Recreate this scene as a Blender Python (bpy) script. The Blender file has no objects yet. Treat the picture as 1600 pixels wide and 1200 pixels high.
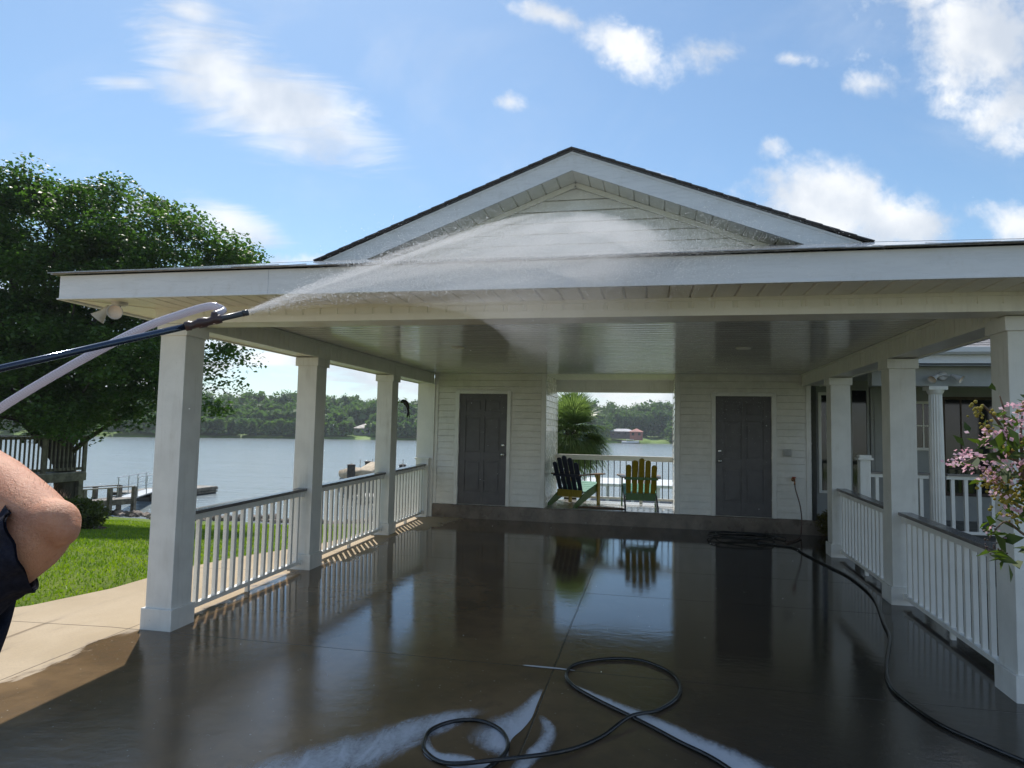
import bpy, bmesh, math, random
import numpy as np
from mathutils import Vector, Matrix, Quaternion
random.seed(7); RNG = np.random.default_rng(11)
S = bpy.context.scene
COL = S.collection
# ------------------------------------------------------------------ camera
CAM = Vector((0, 0, 1.6))
yaw, pitch, roll, FPX = 0.2085, 0.0704, 0.0214, 1049.36
fw = Vector((-math.sin(yaw)*math.cos(pitch), math.cos(yaw)*math.cos(pitch), math.sin(pitch)))
_r = Vector((math.cos(yaw), math.sin(yaw), 0)); _u = _r.cross(fw)
cr = _r*math.cos(roll) + _u*math.sin(roll); cu = -_r*math.sin(roll) + _u*math.cos(roll)
cd = bpy.data.cameras.new('camera'); co = bpy.data.objects.new('camera', cd); COL.objects.link(co)
cd.sensor_width = 36; cd.lens = 36*FPX/1600; cd.clip_start = .05; cd.clip_end = 6000
m = Matrix((cr, cu, -fw)).transposed().to_4x4(); m.translation = CAM; co.matrix_world = m
S.camera = co
S.render.resolution_x = 1024; S.render.resolution_y = 768
S.view_settings.view_transform = 'Standard'; S.view_settings.look = 'None'
S.view_settings.exposure = .68; S.view_settings.gamma = 1
# ------------------------------------------------------------------ sun and sky
EL, AZ = math.radians(56), math.radians(-32.3)
sd = Vector((math.sin(AZ)*math.cos(EL), math.cos(AZ)*math.cos(EL), math.sin(EL)))
sl = bpy.data.lights.new('sun', 'SUN'); so = bpy.data.objects.new('sun', sl); COL.objects.link(so)
sl.energy = 3.2; sl.angle = math.radians(.53); sl.color = (1, .95, .87)
so.rotation_euler = sd.to_track_quat('Z', 'Y').to_euler(); so.location = (-8, 12, 25)
W = bpy.data.worlds.new('World'); S.world = W; W.use_nodes = True

class NT:
    """tiny node-tree helper"""
    def __init__(s, tree):
        s.t = tree; s.n = tree.nodes; s.l = tree.links; s.n.clear()
    def add(s, typ, ins=None, **kw):
        n = s.n.new(typ)
        for k, v in kw.items(): setattr(n, k, v)
        for k, v in (ins or {}).items(): s.put(n.inputs[k], v)
        return n
    def put(s, sock, v):
        if isinstance(v, bpy.types.NodeSocket): s.l.new(v, sock)
        elif isinstance(v, bpy.types.Node): s.l.new(v.outputs[0], sock)
        else:
            if hasattr(sock, 'default_value') and sock.type == 'RGBA' and len(v) == 3: v = (*v, 1)
            sock.default_value = v
    def math(s, op, a, b=None, c=None, clamp=False):
        n = s.add('ShaderNodeMath', operation=op, use_clamp=clamp); s.put(n.inputs[0], a)
        if b is not None: s.put(n.inputs[1], b)
        if c is not None: s.put(n.inputs[2], c)
        return n.outputs[0]
    def mix(s, f, a, b, typ='RGBA', blend='MIX'):
        n = s.add('ShaderNodeMix', data_type=typ)
        if typ == 'RGBA': n.blend_type = blend; i = (6, 7); o = 2
        else: i = (2, 3); o = 0
        s.put(n.inputs[0], f); s.put(n.inputs[i[0]], a); s.put(n.inputs[i[1]], b)
        return n.outputs[o]
    def ramp(s, f, lo, hi, a=0., b=1., smooth=True):
        n = s.add('ShaderNodeMapRange', interpolation_type='SMOOTHSTEP' if smooth else 'LINEAR')
        for k, v in zip(('Value', 'From Min', 'From Max', 'To Min', 'To Max'), (f, lo, hi, a, b)): s.put(n.inputs[k], v)
        return n.outputs[0]
    def noise(s, vec, scale, detail=4, rough=.55, dist=0.):
        n = s.add('ShaderNodeTexNoise', {'Scale': scale, 'Detail': detail, 'Roughness': rough, 'Distortion': dist})
        if vec is not None: s.put(n.inputs['Vector'], vec)
        return n.outputs[0]
    def mapping(s, vec, loc=(0,0,0), rot=(0,0,0), scale=(1,1,1), typ='POINT'):
        n = s.add('ShaderNodeMapping', vector_type=typ); s.put(n.inputs[0], vec)
        n.inputs[1].default_value = loc; n.inputs[2].default_value = rot; n.inputs[3].default_value = scale
        return n.outputs[0]

# sky with clouds laid out by direction
t = NT(W.node_tree)
sky = t.add('ShaderNodeTexSky', sky_type='NISHITA', sun_disc=False, sun_elevation=EL, sun_rotation=AZ, altitude=100, air_density=1.0, dust_density=.45, ozone_density=2.2)
D = t.add('ShaderNodeTexCoord').outputs['Generated']
def dot(v):
    n = t.add('ShaderNodeVectorMath', operation='DOT_PRODUCT'); t.put(n.inputs[0], D); n.inputs[1].default_value = v; return n.outputs['Value']
df = dot(fw); dfc = t.math('MAXIMUM', df, .05)
A = t.math('DIVIDE', dot(cr), dfc); B = t.math('DIVIDE', dot(cu), dfc)
AB = t.add('ShaderNodeCombineXYZ', {0: A, 1: B}).outputs[0]
def px(x, y): return ((x-800)/FPX, (600-y)/FPX)
def ellipse(x, y, rx, ry, ang=0, gain=1.):
    a, b = px(x, y)
    v = t.mapping(AB, (a, b, 0), (0, 0, math.radians(-ang)), (rx/FPX, ry/FPX, 1), 'TEXTURE')
    n = t.add('ShaderNodeVectorMath', operation='LENGTH'); t.put(n.inputs[0], v)
    e = t.math('SUBTRACT', 1., n.outputs['Value'])
    return t.math('MULTIPLY', t.math('MAXIMUM', e, -1.), gain)
def union(L):
    o = L[0]
    for q in L[1:]: o = t.math('MAXIMUM', o, q)
    return o
cum = union([ellipse(*e) for e in (
    (1285,330,150,92,0,1.6),(1390,352,140,68,8,1.4),(1220,345,90,48,0,1.3),(1500,388,110,22,0,.8),(1590,350,88,44,0,1),(1040,283,44,11,20,.9),
    (1560,60,215,145,0,1.15),(1590,165,105,100,0,1.2),(1440,0,95,28,0,.8),(1360,130,46,24,0,.6),
    (870,26,95,26,18,1.05),(965,66,100,46,28,1.1),(1120,82,85,40,-10,1.05),(1240,92,60,17,5,.75),(1200,232,34,20,0,.6),(795,160,36,18,0,.6),
    (445,415,90,22,0,.9),(225,325,60,22,0,.8))])
cir = union([ellipse(*e) for e in ((330,110,170,105,38,1.0),(430,165,235,92,24,1.05),(520,205,130,48,14,.8),(200,130,90,18,4,.55),(365,350,115,40,22,.95),(300,20,80,50,30,.7))])
sepz = t.add('ShaderNodeSeparateXYZ', {0: D})
Z = sepz.outputs[2]
cn = t.math('ADD', t.noise(AB, 7, 9, .62, .3), t.math('MULTIPLY', t.math('SUBTRACT', t.noise(AB, 24, 8, .66, .2), .5), .55))
cn2 = t.noise(t.mapping(AB, rot=(0, 0, math.radians(30)), scale=(3.2, 17, 1)), 1.4, 8, .68, 1.0)
dc = t.ramp(t.math('ADD', cum, t.math('MULTIPLY', t.math('SUBTRACT', cn, .5), 2.3)), .0, .95)
dci = t.ramp(t.math('ADD', cir, t.math('MULTIPLY', t.math('SUBTRACT', cn2, .5), 1.3)), .0, .85, 0, .93)
front = t.ramp(df, .1, .3)
# low band of cloud round the horizon and scattered cumulus everywhere else
zc = t.math('MAXIMUM', Z, .06)
P2 = t.add('ShaderNodeVectorMath', operation='SCALE'); t.put(P2.inputs[0], D); t.put(P2.inputs['Scale'], t.math('DIVIDE', 1., zc))
gen = t.noise(t.mapping(P2.outputs[0], scale=(1, 1, 0)), 1.1, 8, .6, .3)
dg = t.math('MULTIPLY', t.ramp(gen, .5, .66), t.ramp(df, -.1, .35, 1, 0))
band = t.noise(t.mapping(D, scale=(1.3, 1.3, 9)), 3.2, 7, .6, .2)
db = t.math('MULTIPLY', t.ramp(band, .34, .56), t.math('MULTIPLY', t.ramp(Z, .12, .2, 1, 0), t.ramp(Z, -.03, 0.)))
veil = t.math('MULTIPLY', t.ramp(t.noise(t.mapping(AB, scale=(1, 1.6, 1)), 2.6, 7, .6, .5), .45, .8), .3)
dens = t.math('MAXIMUM', t.math('MULTIPLY', t.math('MAXIMUM', t.math('MAXIMUM', dc, dci), veil), front), t.math('MAXIMUM', dg, db))
shade = t.noise(t.mapping(AB, loc=(.02, -.03, 0)), 7, 6, .5)
ccol = t.mix(t.ramp(shade, .34, .66), (4.9, 5.3, 5.9), (7.9, 7.9, 7.8))
skyc = t.mix(1., sky.outputs[0], (.90, 1.03, 1.04), blend='MULTIPLY')
out = t.mix(t.math('MULTIPLY', dens, .9), skyc, ccol)
bg = t.add('ShaderNodeBackground', {'Color': out, 'Strength': .09})
t.add('ShaderNodeOutputWorld', {'Surface': bg})
# ------------------------------------------------------------------ helpers
def P(x, y, dist):
    """world point seen at photo pixel (x, y) at the given depth along the view axis"""
    return CAM + (fw + cr*((x-800)/FPX) - cu*((y-600)/FPX))*dist
def vnum(v): return np.array(v, float)
class MB:
    def __init__(s): s.v = []; s.f = []; s.m = []
    def q(s, *pts, mi=0):
        n = len(s.v); s.v += [tuple(p) for p in pts]; s.f.append(tuple(range(n, n+len(pts)))); s.m.append(mi); return s
    def box(s, x0, y0, z0, x1, y1, z1, mi=0):
        x0, x1 = min(x0, x1), max(x0, x1); y0, y1 = min(y0, y1), max(y0, y1); z0, z1 = min(z0, z1), max(z0, z1)
        n = len(s.v)
        s.v += [(x0,y0,z0),(x1,y0,z0),(x1,y1,z0),(x0,y1,z0),(x0,y0,z1),(x1,y0,z1),(x1,y1,z1),(x0,y1,z1)]
        for f in ((0,3,2,1),(4,5,6,7),(0,1,5,4),(1,2,6,5),(2,3,7,6),(3,0,4,7)): s.f.append(tuple(n+i for i in f)); s.m.append(mi)
        return s
    def obox(s, c, ax, ay, az, mi=0):
        """box from centre and three half-axis vectors"""
        c = Vector(c); ax, ay, az = Vector(ax), Vector(ay), Vector(az); n = len(s.v)
        for sx, sy, sz in ((-1,-1,-1),(1,-1,-1),(1,1,-1),(-1,1,-1),(-1,-1,1),(1,-1,1),(1,1,1),(-1,1,1)): s.v.append(tuple(c+ax*sx+ay*sy+az*sz))
        for f in ((0,3,2,1),(4,5,6,7),(0,1,5,4),(1,2,6,5),(2,3,7,6),(3,0,4,7)): s.f.append(tuple(n+i for i in f)); s.m.append(mi)
        return s
    def bar(s, a, b, w, h, up=(0,0,1), mi=0):
        a, b = Vector(a), Vector(b); d = (b-a); L = d.length; d.normalize()
        r = d.cross(Vector(up)); r = r.normalized() if r.length > 1e-4 else Vector((1,0,0)); u = r.cross(d)
        return s.obox((a+b)/2, d*L/2, r*w/2, u*h/2, mi)
    def tube(s, pts, rad, n=8, cap=True, mi=0, flat=1.):
        pts = [Vector(p) for p in pts]; rad = rad if hasattr(rad, '__len__') else [rad]*len(pts)
        base = len(s.v); prev = None
        for i, p in enumerate(pts):
            d = (pts[min(i+1, len(pts)-1)]-pts[max(i-1, 0)]).normalized()
            if prev is None:
                r = d.cross(Vector((0,0,1))); r = r.normalized() if r.length > .01 else Vector((1,0,0))
            else: r = (prev-d*prev.dot(d)).normalized()
            prev = r; u = d.cross(r)
            for k in range(n):
                a = 2*math.pi*k/n; s.v.append(tuple(p+(r*math.cos(a)+u*math.sin(a)*flat)*rad[i]))
        for i in range(len(pts)-1):
            for k in range(n):
                s.f.append((base+i*n+k, base+i*n+(k+1)%n, base+(i+1)*n+(k+1)%n, base+(i+1)*n+k)); s.m.append(mi)
        if cap:
            s.f.append(tuple(base+k for k in reversed(range(n)))); s.m.append(mi)
            s.f.append(tuple(base+(len(pts)-1)*n+k for k in range(n))); s.m.append(mi)
        return s
    def lathe(s, prof, c=(0,0,0), axis=(0,0,1), n=24, mi=0):
        ax = Vector(axis).normalized(); r = ax.cross(Vector((0,0,1))); r = r.normalized() if r.length > .01 else Vector((1,0,0)); u = ax.cross(r)
        base = len(s.v); c = Vector(c)
        for rr, h in prof:
            for k in range(n):
                a = 2*math.pi*k/n; s.v.append(tuple(c+ax*h+(r*math.cos(a)+u*math.sin(a))*rr))
        for i in range(len(prof)-1):
            for k in range(n):
                s.f.append((base+i*n+k, base+i*n+(k+1)%n, base+(i+1)*n+(k+1)%n, base+(i+1)*n+k)); s.m.append(mi)
        return s
    def grooved(s, O, U, V, N, L, H, pitch, gw=.012, gd=.008, mi=0, off=0.):
        """panel from O along unit U (length L) and unit V (height H), facing N, with grooves every pitch"""
        O, U, V, N = map(Vector, (O, U, V, N))
        xs = [0.]; x = off if off > 0 else pitch
        prof = [(0., 0.)]
        while x < L-gw:
            prof += [(x, 0.), (x+gw*.4, -gd), (x+gw*.6, -gd), (x+gw, -.0)]
            x += pitch
        prof.append((L, 0.))
        flip = U.cross(V).dot(N) < 0
        for (a, da), (b, db) in zip(prof, prof[1:]):
            p = [O+U*a+N*da, O+U*b+N*db, O+U*b+N*db+V*H, O+U*a+N*da+V*H]
            s.q(*(reversed(p) if flip else p), mi=mi)
        return s
    def beaded(s, O, U, V, N, L, H, pitch, amp=.0030, gd=.005, gw=.008):
        O, U, V, N = map(Vector, (O, U, V, N)); x = 0.; flip = U.cross(V).dot(N) < 0
        while x < L-1e-4:
            w = min(pitch, L-x); pr = [(x, -gd), (x+gw*.5, -amp)]+[(x+gw*.5+(w-gw)*k/6, -amp*(2*k/6-1)**2) for k in range(1, 6)]+[(x+w-gw*.5, -amp), (x+w, -gd)]
            for (a, da), (b, db) in zip(pr, pr[1:]):
                p = [O+U*a+N*da, O+U*b+N*db, O+U*b+N*db+V*H, O+U*a+N*da+V*H]; s.q(*(reversed(p) if flip else p))
            x += pitch
        return s
    def siding(s, O, U, N, L, z0, z1, pitch=.115, lip=.020, mi=0):
        """horizontal lap siding on a wall through O, along unit U, facing N"""
        O, U, N = map(Vector, (O, U, N)); Zv = Vector((0,0,1)); k = math.floor(z0/pitch+1e-6)
        flip = U.cross(Zv).dot(N) < 0
        while k*pitch < z1-1e-4:
            a = max(k*pitch, z0); b = min((k+1)*pitch, z1); g0 = a; a = min(a+.0038, b); fa = (a-k*pitch)/pitch; fb = (b-k*pitch)/pitch
            pa = O+N*(lip*(1-fa)); pb = O+N*(lip*(1-fb)+.001)
            A1, B1 = Vector((pa.x, pa.y, a)), Vector((pb.x, pb.y, b))
            p = [A1, A1+U*L, B1+U*L, B1]; s.q(*(reversed(p) if flip else p), mi=mi)
            A0 = Vector((O.x+N.x*.001, O.y+N.y*.001, a)); p = [A0, A0+U*L, A1+U*L, A1]; s.q(*(reversed(p) if flip else p), mi=mi)
            B0 = Vector((A0.x, A0.y, g0)); p = [B0, B0+U*L, A0+U*L, A0]; s.q(*(reversed(p) if flip else p), mi=mi)
            k += 1
        return s
    def build(s, name, mat, parent=None, smooth=False, bevel=0, local=False):
        me = bpy.data.meshes.new(name); me.from_pydata(s.v, [], s.f)
        mats = mat if isinstance(mat, (list, tuple)) else [mat]
        for mm in mats: me.materials.append(mm)
        if len(mats) > 1: me.polygons.foreach_set('material_index', s.m)
        if smooth: me.polygons.foreach_set('use_smooth', [True]*len(me.polygons))
        me.update(); o = bpy.data.objects.new(name, me); COL.objects.link(o)
        if parent:
            o.parent = parent
            if parent.type == 'EMPTY' and not local: o.matrix_parent_inverse = Matrix.Translation(-Vector(parent.location))
        if bevel:
            b = o.modifiers.new('bevel', 'BEVEL'); b.width = bevel; b.segments = 2; b.limit_method = 'ANGLE'; b.angle_limit = math.radians(40)
        return o
def thing(name, label, cat, loc=(0,0,0), group=None):
    o = bpy.data.objects.new(name, None); COL.objects.link(o); o.location = loc; o.empty_display_size = .2
    o['label'] = label; o['category'] = cat
    if group: o['group'] = group
    return o
def tag(o, label=None, cat=None, group=None, kind=None):
    for k, v in (('label', label), ('category', cat), ('group', group), ('kind', kind)):
        if v: o[k] = v
    return o
def npmesh(name, verts, faces, mat, parent=None, smooth=False, k=4):
    """verts (n,3), faces (m,k) arrays"""
    me = bpy.data.meshes.new(name); me.vertices.add(len(verts)); me.vertices.foreach_set('co', np.asarray(verts, np.float32).ravel())
    me.loops.add(faces.size); me.loops.foreach_set('vertex_index', faces.astype(np.int32).ravel())
    me.polygons.add(len(faces)); me.polygons.foreach_set('loop_start', np.arange(0, faces.size, k, dtype=np.int32))
    me.materials.append(mat); me.update(calc_edges=True); me.validate()
    if smooth: me.polygons.foreach_set('use_smooth', [True]*len(me.polygons))
    o = bpy.data.objects.new(name, me); COL.objects.link(o)
    if parent: o.parent = parent; o.matrix_parent_inverse = Matrix.Translation(-Vector(parent.location))
    return o
def leaf_mesh(centers, size, name, mat, parent=None, aspect=.55, updir=.35, dirs=None):
    """folded leaf-shaped quads at the given centres"""
    n = len(centers); rng = RNG
    nrm = rng.normal(size=(n,3)); nrm[:,2] = np.abs(nrm[:,2])+updir; nrm /= np.linalg.norm(nrm, axis=1)[:,None]
    d = rng.normal(size=(n,3)) if dirs is None else dirs+rng.normal(size=(n,3))*.35
    d -= nrm*(d*nrm).sum(1)[:,None]; d /= np.linalg.norm(d, axis=1)[:,None]+1e-9
    w = np.cross(nrm, d); sz = (size*rng.uniform(.65, 1.3, n))[:,None]
    v = np.empty((n,4,3)); v[:,0] = centers-d*sz*.5; v[:,1] = centers+w*sz*aspect*.5+nrm*sz*.06; v[:,2] = centers+d*sz*.5-nrm*sz*.1; v[:,3] = centers-w*sz*aspect*.5+nrm*sz*.06
    return npmesh(name, v.reshape(-1,3), np.arange(4*n).reshape(n,4), mat, parent)
# ------------------------------------------------------------------ materials
def mat(name, col, rough=.5, var=.08, vscale=6., bump=0., bscale=40., spec=.5, metal=0., coat=0., trans=0., col2=None, vec='Object', stretch=(1,1,1), dirt=0.):
    M = bpy.data.materials.new(name); M.use_nodes = True; t = NT(M.node_tree)
    tc = t.add('ShaderNodeTexCoord').outputs[vec]; tc = t.mapping(tc, scale=stretch)
    nz = t.noise(tc, vscale, 5, .6)
    c2 = col2 or tuple(min(1, c*(1+var*2)) for c in col); c1 = col if col2 else tuple(c*(1-var*2) for c in col)
    c = t.mix(t.ramp(nz, .3, .7), c1, c2)
    if dirt:
        dn = t.noise(t.mapping(tc, scale=(9, 9, .7)), 1.6, 6, .65, .4); dp = t.noise(tc, 1.9, 4, .6); sp_ = t.noise(tc, 75, 2, .5)
        c = t.mix(t.math('MULTIPLY', t.math('MULTIPLY', t.ramp(dn, .48, .72), t.ramp(dp, .4, .65)), dirt), c, (.36, .33, .26)); c = t.mix(t.math('MULTIPLY', t.ramp(sp_, .72, .76), dirt), c, (.25, .22, .18))
    b = t.add('ShaderNodeBsdfPrincipled', {'Base Color': c, 'Roughness': rough, 'Metallic': metal, 'Specular IOR Level': spec, 'Coat Weight': coat, 'Transmission Weight': trans})
    if var: t.put(b.inputs['Roughness'], t.ramp(t.noise(tc, vscale*2.3, 3), .3, .7, max(.02, rough*.8), min(1, rough*1.2)))
    if bump: t.put(b.inputs['Normal'], t.add('ShaderNodeBump', {'Strength': 1., 'Distance': bump, 'Height': t.noise(tc, bscale, 4)}))
    t.add('ShaderNodeOutputMaterial', {'Surface': b}); return M
def leafmat(name, c1, c2, scale=.6, trans=.4, tcol=None, rough=.45):
    M = bpy.data.materials.new(name); M.use_nodes = True; t = NT(M.node_tree)
    g = t.add('ShaderNodeNewGeometry'); nz = t.noise(g.outputs['Position'], scale, 3)
    r = g.outputs['Random Per Island']
    f = t.math('ADD', t.math('MULTIPLY', r, .55), t.math('MULTIPLY', t.ramp(nz, .35, .65), .45))
    c = t.mix(f, c1, c2)
    b = t.add('ShaderNodeBsdfPrincipled', {'Base Color': c, 'Roughness': rough, 'Specular IOR Level': .35})
    tb = t.add('ShaderNodeBsdfTranslucent', {'Color': t.mix(1., c, tcol or (1.6, 1.9, .6), blend='MULTIPLY')})
    t.add('ShaderNodeOutputMaterial', {'Surface': t.add('ShaderNodeMixShader', {0: trans, 1: b, 2: tb})}); return M
WHITE = mat('white_vinyl', (.80, .79, .75), .35, .025, 3., dirt=.3, bump=.0004, bscale=25)
CREAM = mat('soffit_vinyl', (.80, .78, .68), .4, .02, 3., dirt=.25)
SIDE = mat('siding_vinyl', (.80, .78, .72), .26, .03, 2.5, dirt=.2)
POSTM = mat('post_paint', (.74, .74, .71), .42, .03, 4., dirt=.35, bump=.0008, bscale=30)
RAILD = mat('wet_handrail', (.16, .15, .15), .22, .1, 8., bump=.001, bscale=60)
DOORM = mat('door_paint', (.105, .10, .105), .38, .06, 6.)
METAL = mat('satin_metal', (.6, .6, .58), .25, .03, 10., metal=1.)
BLACKM = mat('black_metal', (.02, .02, .022), .4, .1, 10.)
FASC = mat('fascia_metal', (.72, .73, .75), .3, .02, 3., dirt=.25, bump=.0012, bscale=2.5, stretch=(1, 1, 6))
def shingle_mat():
    M = bpy.data.materials.new('roof_shingle'); M.use_nodes = True; t = NT(M.node_tree); tc = t.add('ShaderNodeTexCoord').outputs['Object']
    g = t.noise(tc, 160, 3); l = t.noise(tc, 5, 4)
    c = t.mix(t.ramp(g, .35, .7), (.035, .035, .04), (.16, .15, .15)); c = t.mix(t.ramp(l, .3, .7, 0, .5), c, (.09, .08, .08))
    b = t.add('ShaderNodeBsdfPrincipled', {'Base Color': c, 'Roughness': t.ramp(l, .35, .65, .06, .3)})
    t.put(b.inputs['Normal'], t.add('ShaderNodeBump', {'Strength': .7, 'Distance': .003, 'Height': g})); t.add('ShaderNodeOutputMaterial', {'Surface': b}); return M
SHING = shingle_mat()
SHING_GLARE = mat('wet_shingle_glare', (.30, .30, .31), .16, .12, 60., bump=.0008, bscale=150, spec=.8, coat=.6)  # wet front slope; its glare is put into the pale base colour
def ceil_mat():
    M = bpy.data.materials.new('wet_ceiling_vinyl'); M.use_nodes = True; t = NT(M.node_tree); tc = t.add('ShaderNodeTexCoord').outputs['Object']
    l = t.noise(t.mapping(tc, scale=(1.2, 5, 1)), 1.4, 5)
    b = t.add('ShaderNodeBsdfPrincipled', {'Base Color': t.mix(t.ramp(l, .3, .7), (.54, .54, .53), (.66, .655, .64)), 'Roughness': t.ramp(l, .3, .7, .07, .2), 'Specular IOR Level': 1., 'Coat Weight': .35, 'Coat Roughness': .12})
    h = t.noise(t.mapping(tc, scale=(.8, 9, 1)), 5, 4, .6)
    t.put(b.inputs['Normal'], t.add('ShaderNodeBump', {'Strength': .5, 'Distance': .004, 'Height': h})); t.add('ShaderNodeOutputMaterial', {'Surface': b}); return M
CEIL = ceil_mat()
# the driveway slab: dry pale concrete, wet where it has been washed, with saw-cut joints
KF, YB = .0244, 12.036
def fz(y): return KF*(min(y, YB)-YB)
def concrete_mat():
    M = bpy.data.materials.new('wet_concrete'); M.use_nodes = True; t = NT(M.node_tree); tc = t.add('ShaderNodeTexCoord').outputs['Object']
    sp = t.add('ShaderNodeSeparateXYZ', {0: tc}); X, Y = sp.outputs[0], sp.outputs[1]
    big = t.noise(tc, .9, 5, .55, .4); fine = t.noise(tc, 55, 4, .7); mid = t.noise(tc, 6, 5, .6, .5); grain = t.noise(tc, 260, 2, .7)
    # joints
    def line(c, v, w=.006, wob=.012):
        d = t.math('ABSOLUTE', t.math('ADD', t.math('SUBTRACT', c, v), t.math('MULTIPLY', t.math('SUBTRACT', mid, .5), wob)))
        return t.ramp(d, w*.5, w*1.3, 1, 0)
    J = line(X, -.72)
    for y in (5.13, 7.36, 8.62, 10.3, 2.9): J = t.math('MAXIMUM', J, line(Y, y, .005))
    J = t.math('MAXIMUM', J, line(t.math('ADD', X, t.math('MULTIPLY', Y, .0)), -4.42, .004))
    # wetness: everything right of an uneven line running out of the carport's left front corner
    lx = t.math('ADD', X, t.math('MULTIPLY', t.math('SUBTRACT', 5.0, Y), .1))
    edge = t.math('ADD', t.math('SUBTRACT', lx, -4.30), t.math('MULTIPLY', t.math('SUBTRACT', t.noise(t.mapping(tc, scale=(1., .6, 1)), 1.1, 6, .6, .8), .5), 1.5))
    wet = t.ramp(edge, -.05, .09)
    side = t.math('MULTIPLY', t.ramp(X, -4.34, -4.26, 1, 0), t.math('MULTIPLY', t.ramp(Y, 4.9, 5.2), t.ramp(X, -4.34, -4.26, 1, 0)))       # the dry strip outside the rail
    wet = t.math('MULTIPLY', wet, t.math('SUBTRACT', 1., t.math('MULTIPLY', side, .9)))
    streak = t.ramp(t.noise(t.mapping(tc, rot=(0, 0, -.9), scale=(2.6, .45, 1)), 1.3, 5, .6, .5), .56, .66)
    wet = t.math('MAXIMUM', wet, t.math('MULTIPLY', t.math('MULTIPLY', streak, .7), t.ramp(Y, 5.0, 5.5, 1, .15)))
    dry = t.mix(t.ramp(big, .3, .7), (.40, .31, .20), (.49, .39, .27)); dry = t.mix(t.ramp(fine, .3, .75, 0, .35), dry, (.30, .25, .19))
    wc = t.mix(t.ramp(big, .35, .7), (.13, .085, .046), (.23, .152, .083)); wc = t.mix(t.ramp(mid, .4, .75, 0, .5), wc, (.10, .072, .048))
    specks = t.ramp(t.noise(tc, 42, 2, .5), .73, .76); wc = t.mix(t.math('MULTIPLY', specks, .7), wc, (.5, .48, .42))
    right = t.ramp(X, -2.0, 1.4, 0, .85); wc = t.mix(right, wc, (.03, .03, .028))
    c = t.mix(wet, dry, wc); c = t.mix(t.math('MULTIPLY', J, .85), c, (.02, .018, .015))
    film = t.ramp(t.noise(tc, 1.7, 5, .6, .6), .36, .6)              # how thick the water lies
    far = t.ramp(Y, 3.9, 6.2); roughw = t.mix(far, .085, t.mix(film, .09, .035, 'FLOAT'), 'FLOAT')
    b = t.add('ShaderNodeBsdfPrincipled', {'Base Color': c, 'Roughness': t.mix(wet, .75, roughw, 'FLOAT'), 'IOR': 1.36, 'Specular IOR Level': t.mix(wet, .3, .8, 'FLOAT')})
    rip = t.noise(t.mapping(tc, scale=(1, 1.6, 1)), 7, 3, .5, .3)
    near = t.ramp(Y, 3.8, 7.0, 1.15, .5)
    h = t.math('ADD', t.math('MULTIPLY', fine, t.mix(far, .0007, .0002, 'FLOAT')), t.math('MULTIPLY', t.math('MULTIPLY', rip, near), .0011))
    h = t.math('ADD', h, t.math('MULTIPLY', grain, t.mix(wet, .0012, t.mix(far, .00016, .00005, 'FLOAT'), 'FLOAT'))); h = t.math('SUBTRACT', h, t.math('MULTIPLY', J, .004))
    t.put(b.inputs['Normal'], t.add('ShaderNodeBump', {'Strength': 1., 'Distance': 1., 'Height': h})); t.add('ShaderNodeOutputMaterial', {'Surface': b}); return M
CONC = concrete_mat()
# ------------------------------------------------------------------ ground, lake, far shore
def sstep(a, b, x): x = max(0., min(1., (x-a)/(b-a))); return x*x*(3-2*x)
def shoreY(x): return 29.2+max(0, (x+22))*.16+max(0, (x+15))*.35+ .35*math.sin(x*.9)+.25*math.sin(x*2.3+1)
LAKE = -3.0
def gz(x, y):
    ys = shoreY(x); base = -.27 if y < 6 else -.27
    dd = y-7.0
    left = max(0., -(x+6))*.006
    if dd <= 0: return -.27-left*.6
    tt = dd/(ys-7.0)
    z = -.27-left-(2.75-left-.27+.35)*(tt*.86+.14*tt*tt) if tt < 1 else -3.1-(y-ys)*.35
    return max(z, -6.)
def ground_grid():
    xs = list(np.arange(-60, -12, 1.5))+list(np.arange(-12, 12, .6))+list(np.arange(12, 61, 3)); ys = list(np.arange(-25, 4, 2.))+list(np.arange(4, 20, .5))+list(np.arange(20, 60, .6))
    m = MB(); nx, ny = len(xs), len(ys)
    for y in ys:
        for x in xs:
            z = gz(x, y)
            # the lawn sits a little below the slab and is hollowed under the buildings
            m.v.append((x, y, z-(.35 if (-4.45 < x < 14 and -20 < y < 13.4) or (-5.6 < x < -4.4 and y < 8.2) or (y<3.9 and x>-21) else 0)))
    for j in range(ny-1):
        for i in range(nx-1): a = j*nx+i; m.f.append((a, a+1, a+nx+1, a+nx)); m.m.append(0)
    return m
def grass_mat():
    M = bpy.data.materials.new('lawn_grass'); M.use_nodes = True; t = NT(M.node_tree); tc = t.add('ShaderNodeTexCoord').outputs['Object']
    n = t.noise(tc, .7, 5, .6, .4); f = t.noise(t.mapping(tc, scale=(1, .45, 1)), 22, 5, .75)
    c = t.mix(t.ramp(n, .3, .7), (.10, .17, .012), (.19, .25, .02)); c = t.mix(t.ramp(f, .35, .7, 0, .75), c, (.035, .075, .008))
    b = t.add('ShaderNodeBsdfPrincipled', {'Base Color': c, 'Roughness': .8, 'Specular IOR Level': .2})
    t.put(b.inputs['Normal'], t.add('ShaderNodeBump', {'Strength': 1., 'Distance': .05, 'Height': f})); t.add('ShaderNodeOutputMaterial', {'Surface': b}); return M
GRASS = grass_mat()
tag(ground_grid().build('lawn', GRASS, smooth=True), kind='structure')
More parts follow.
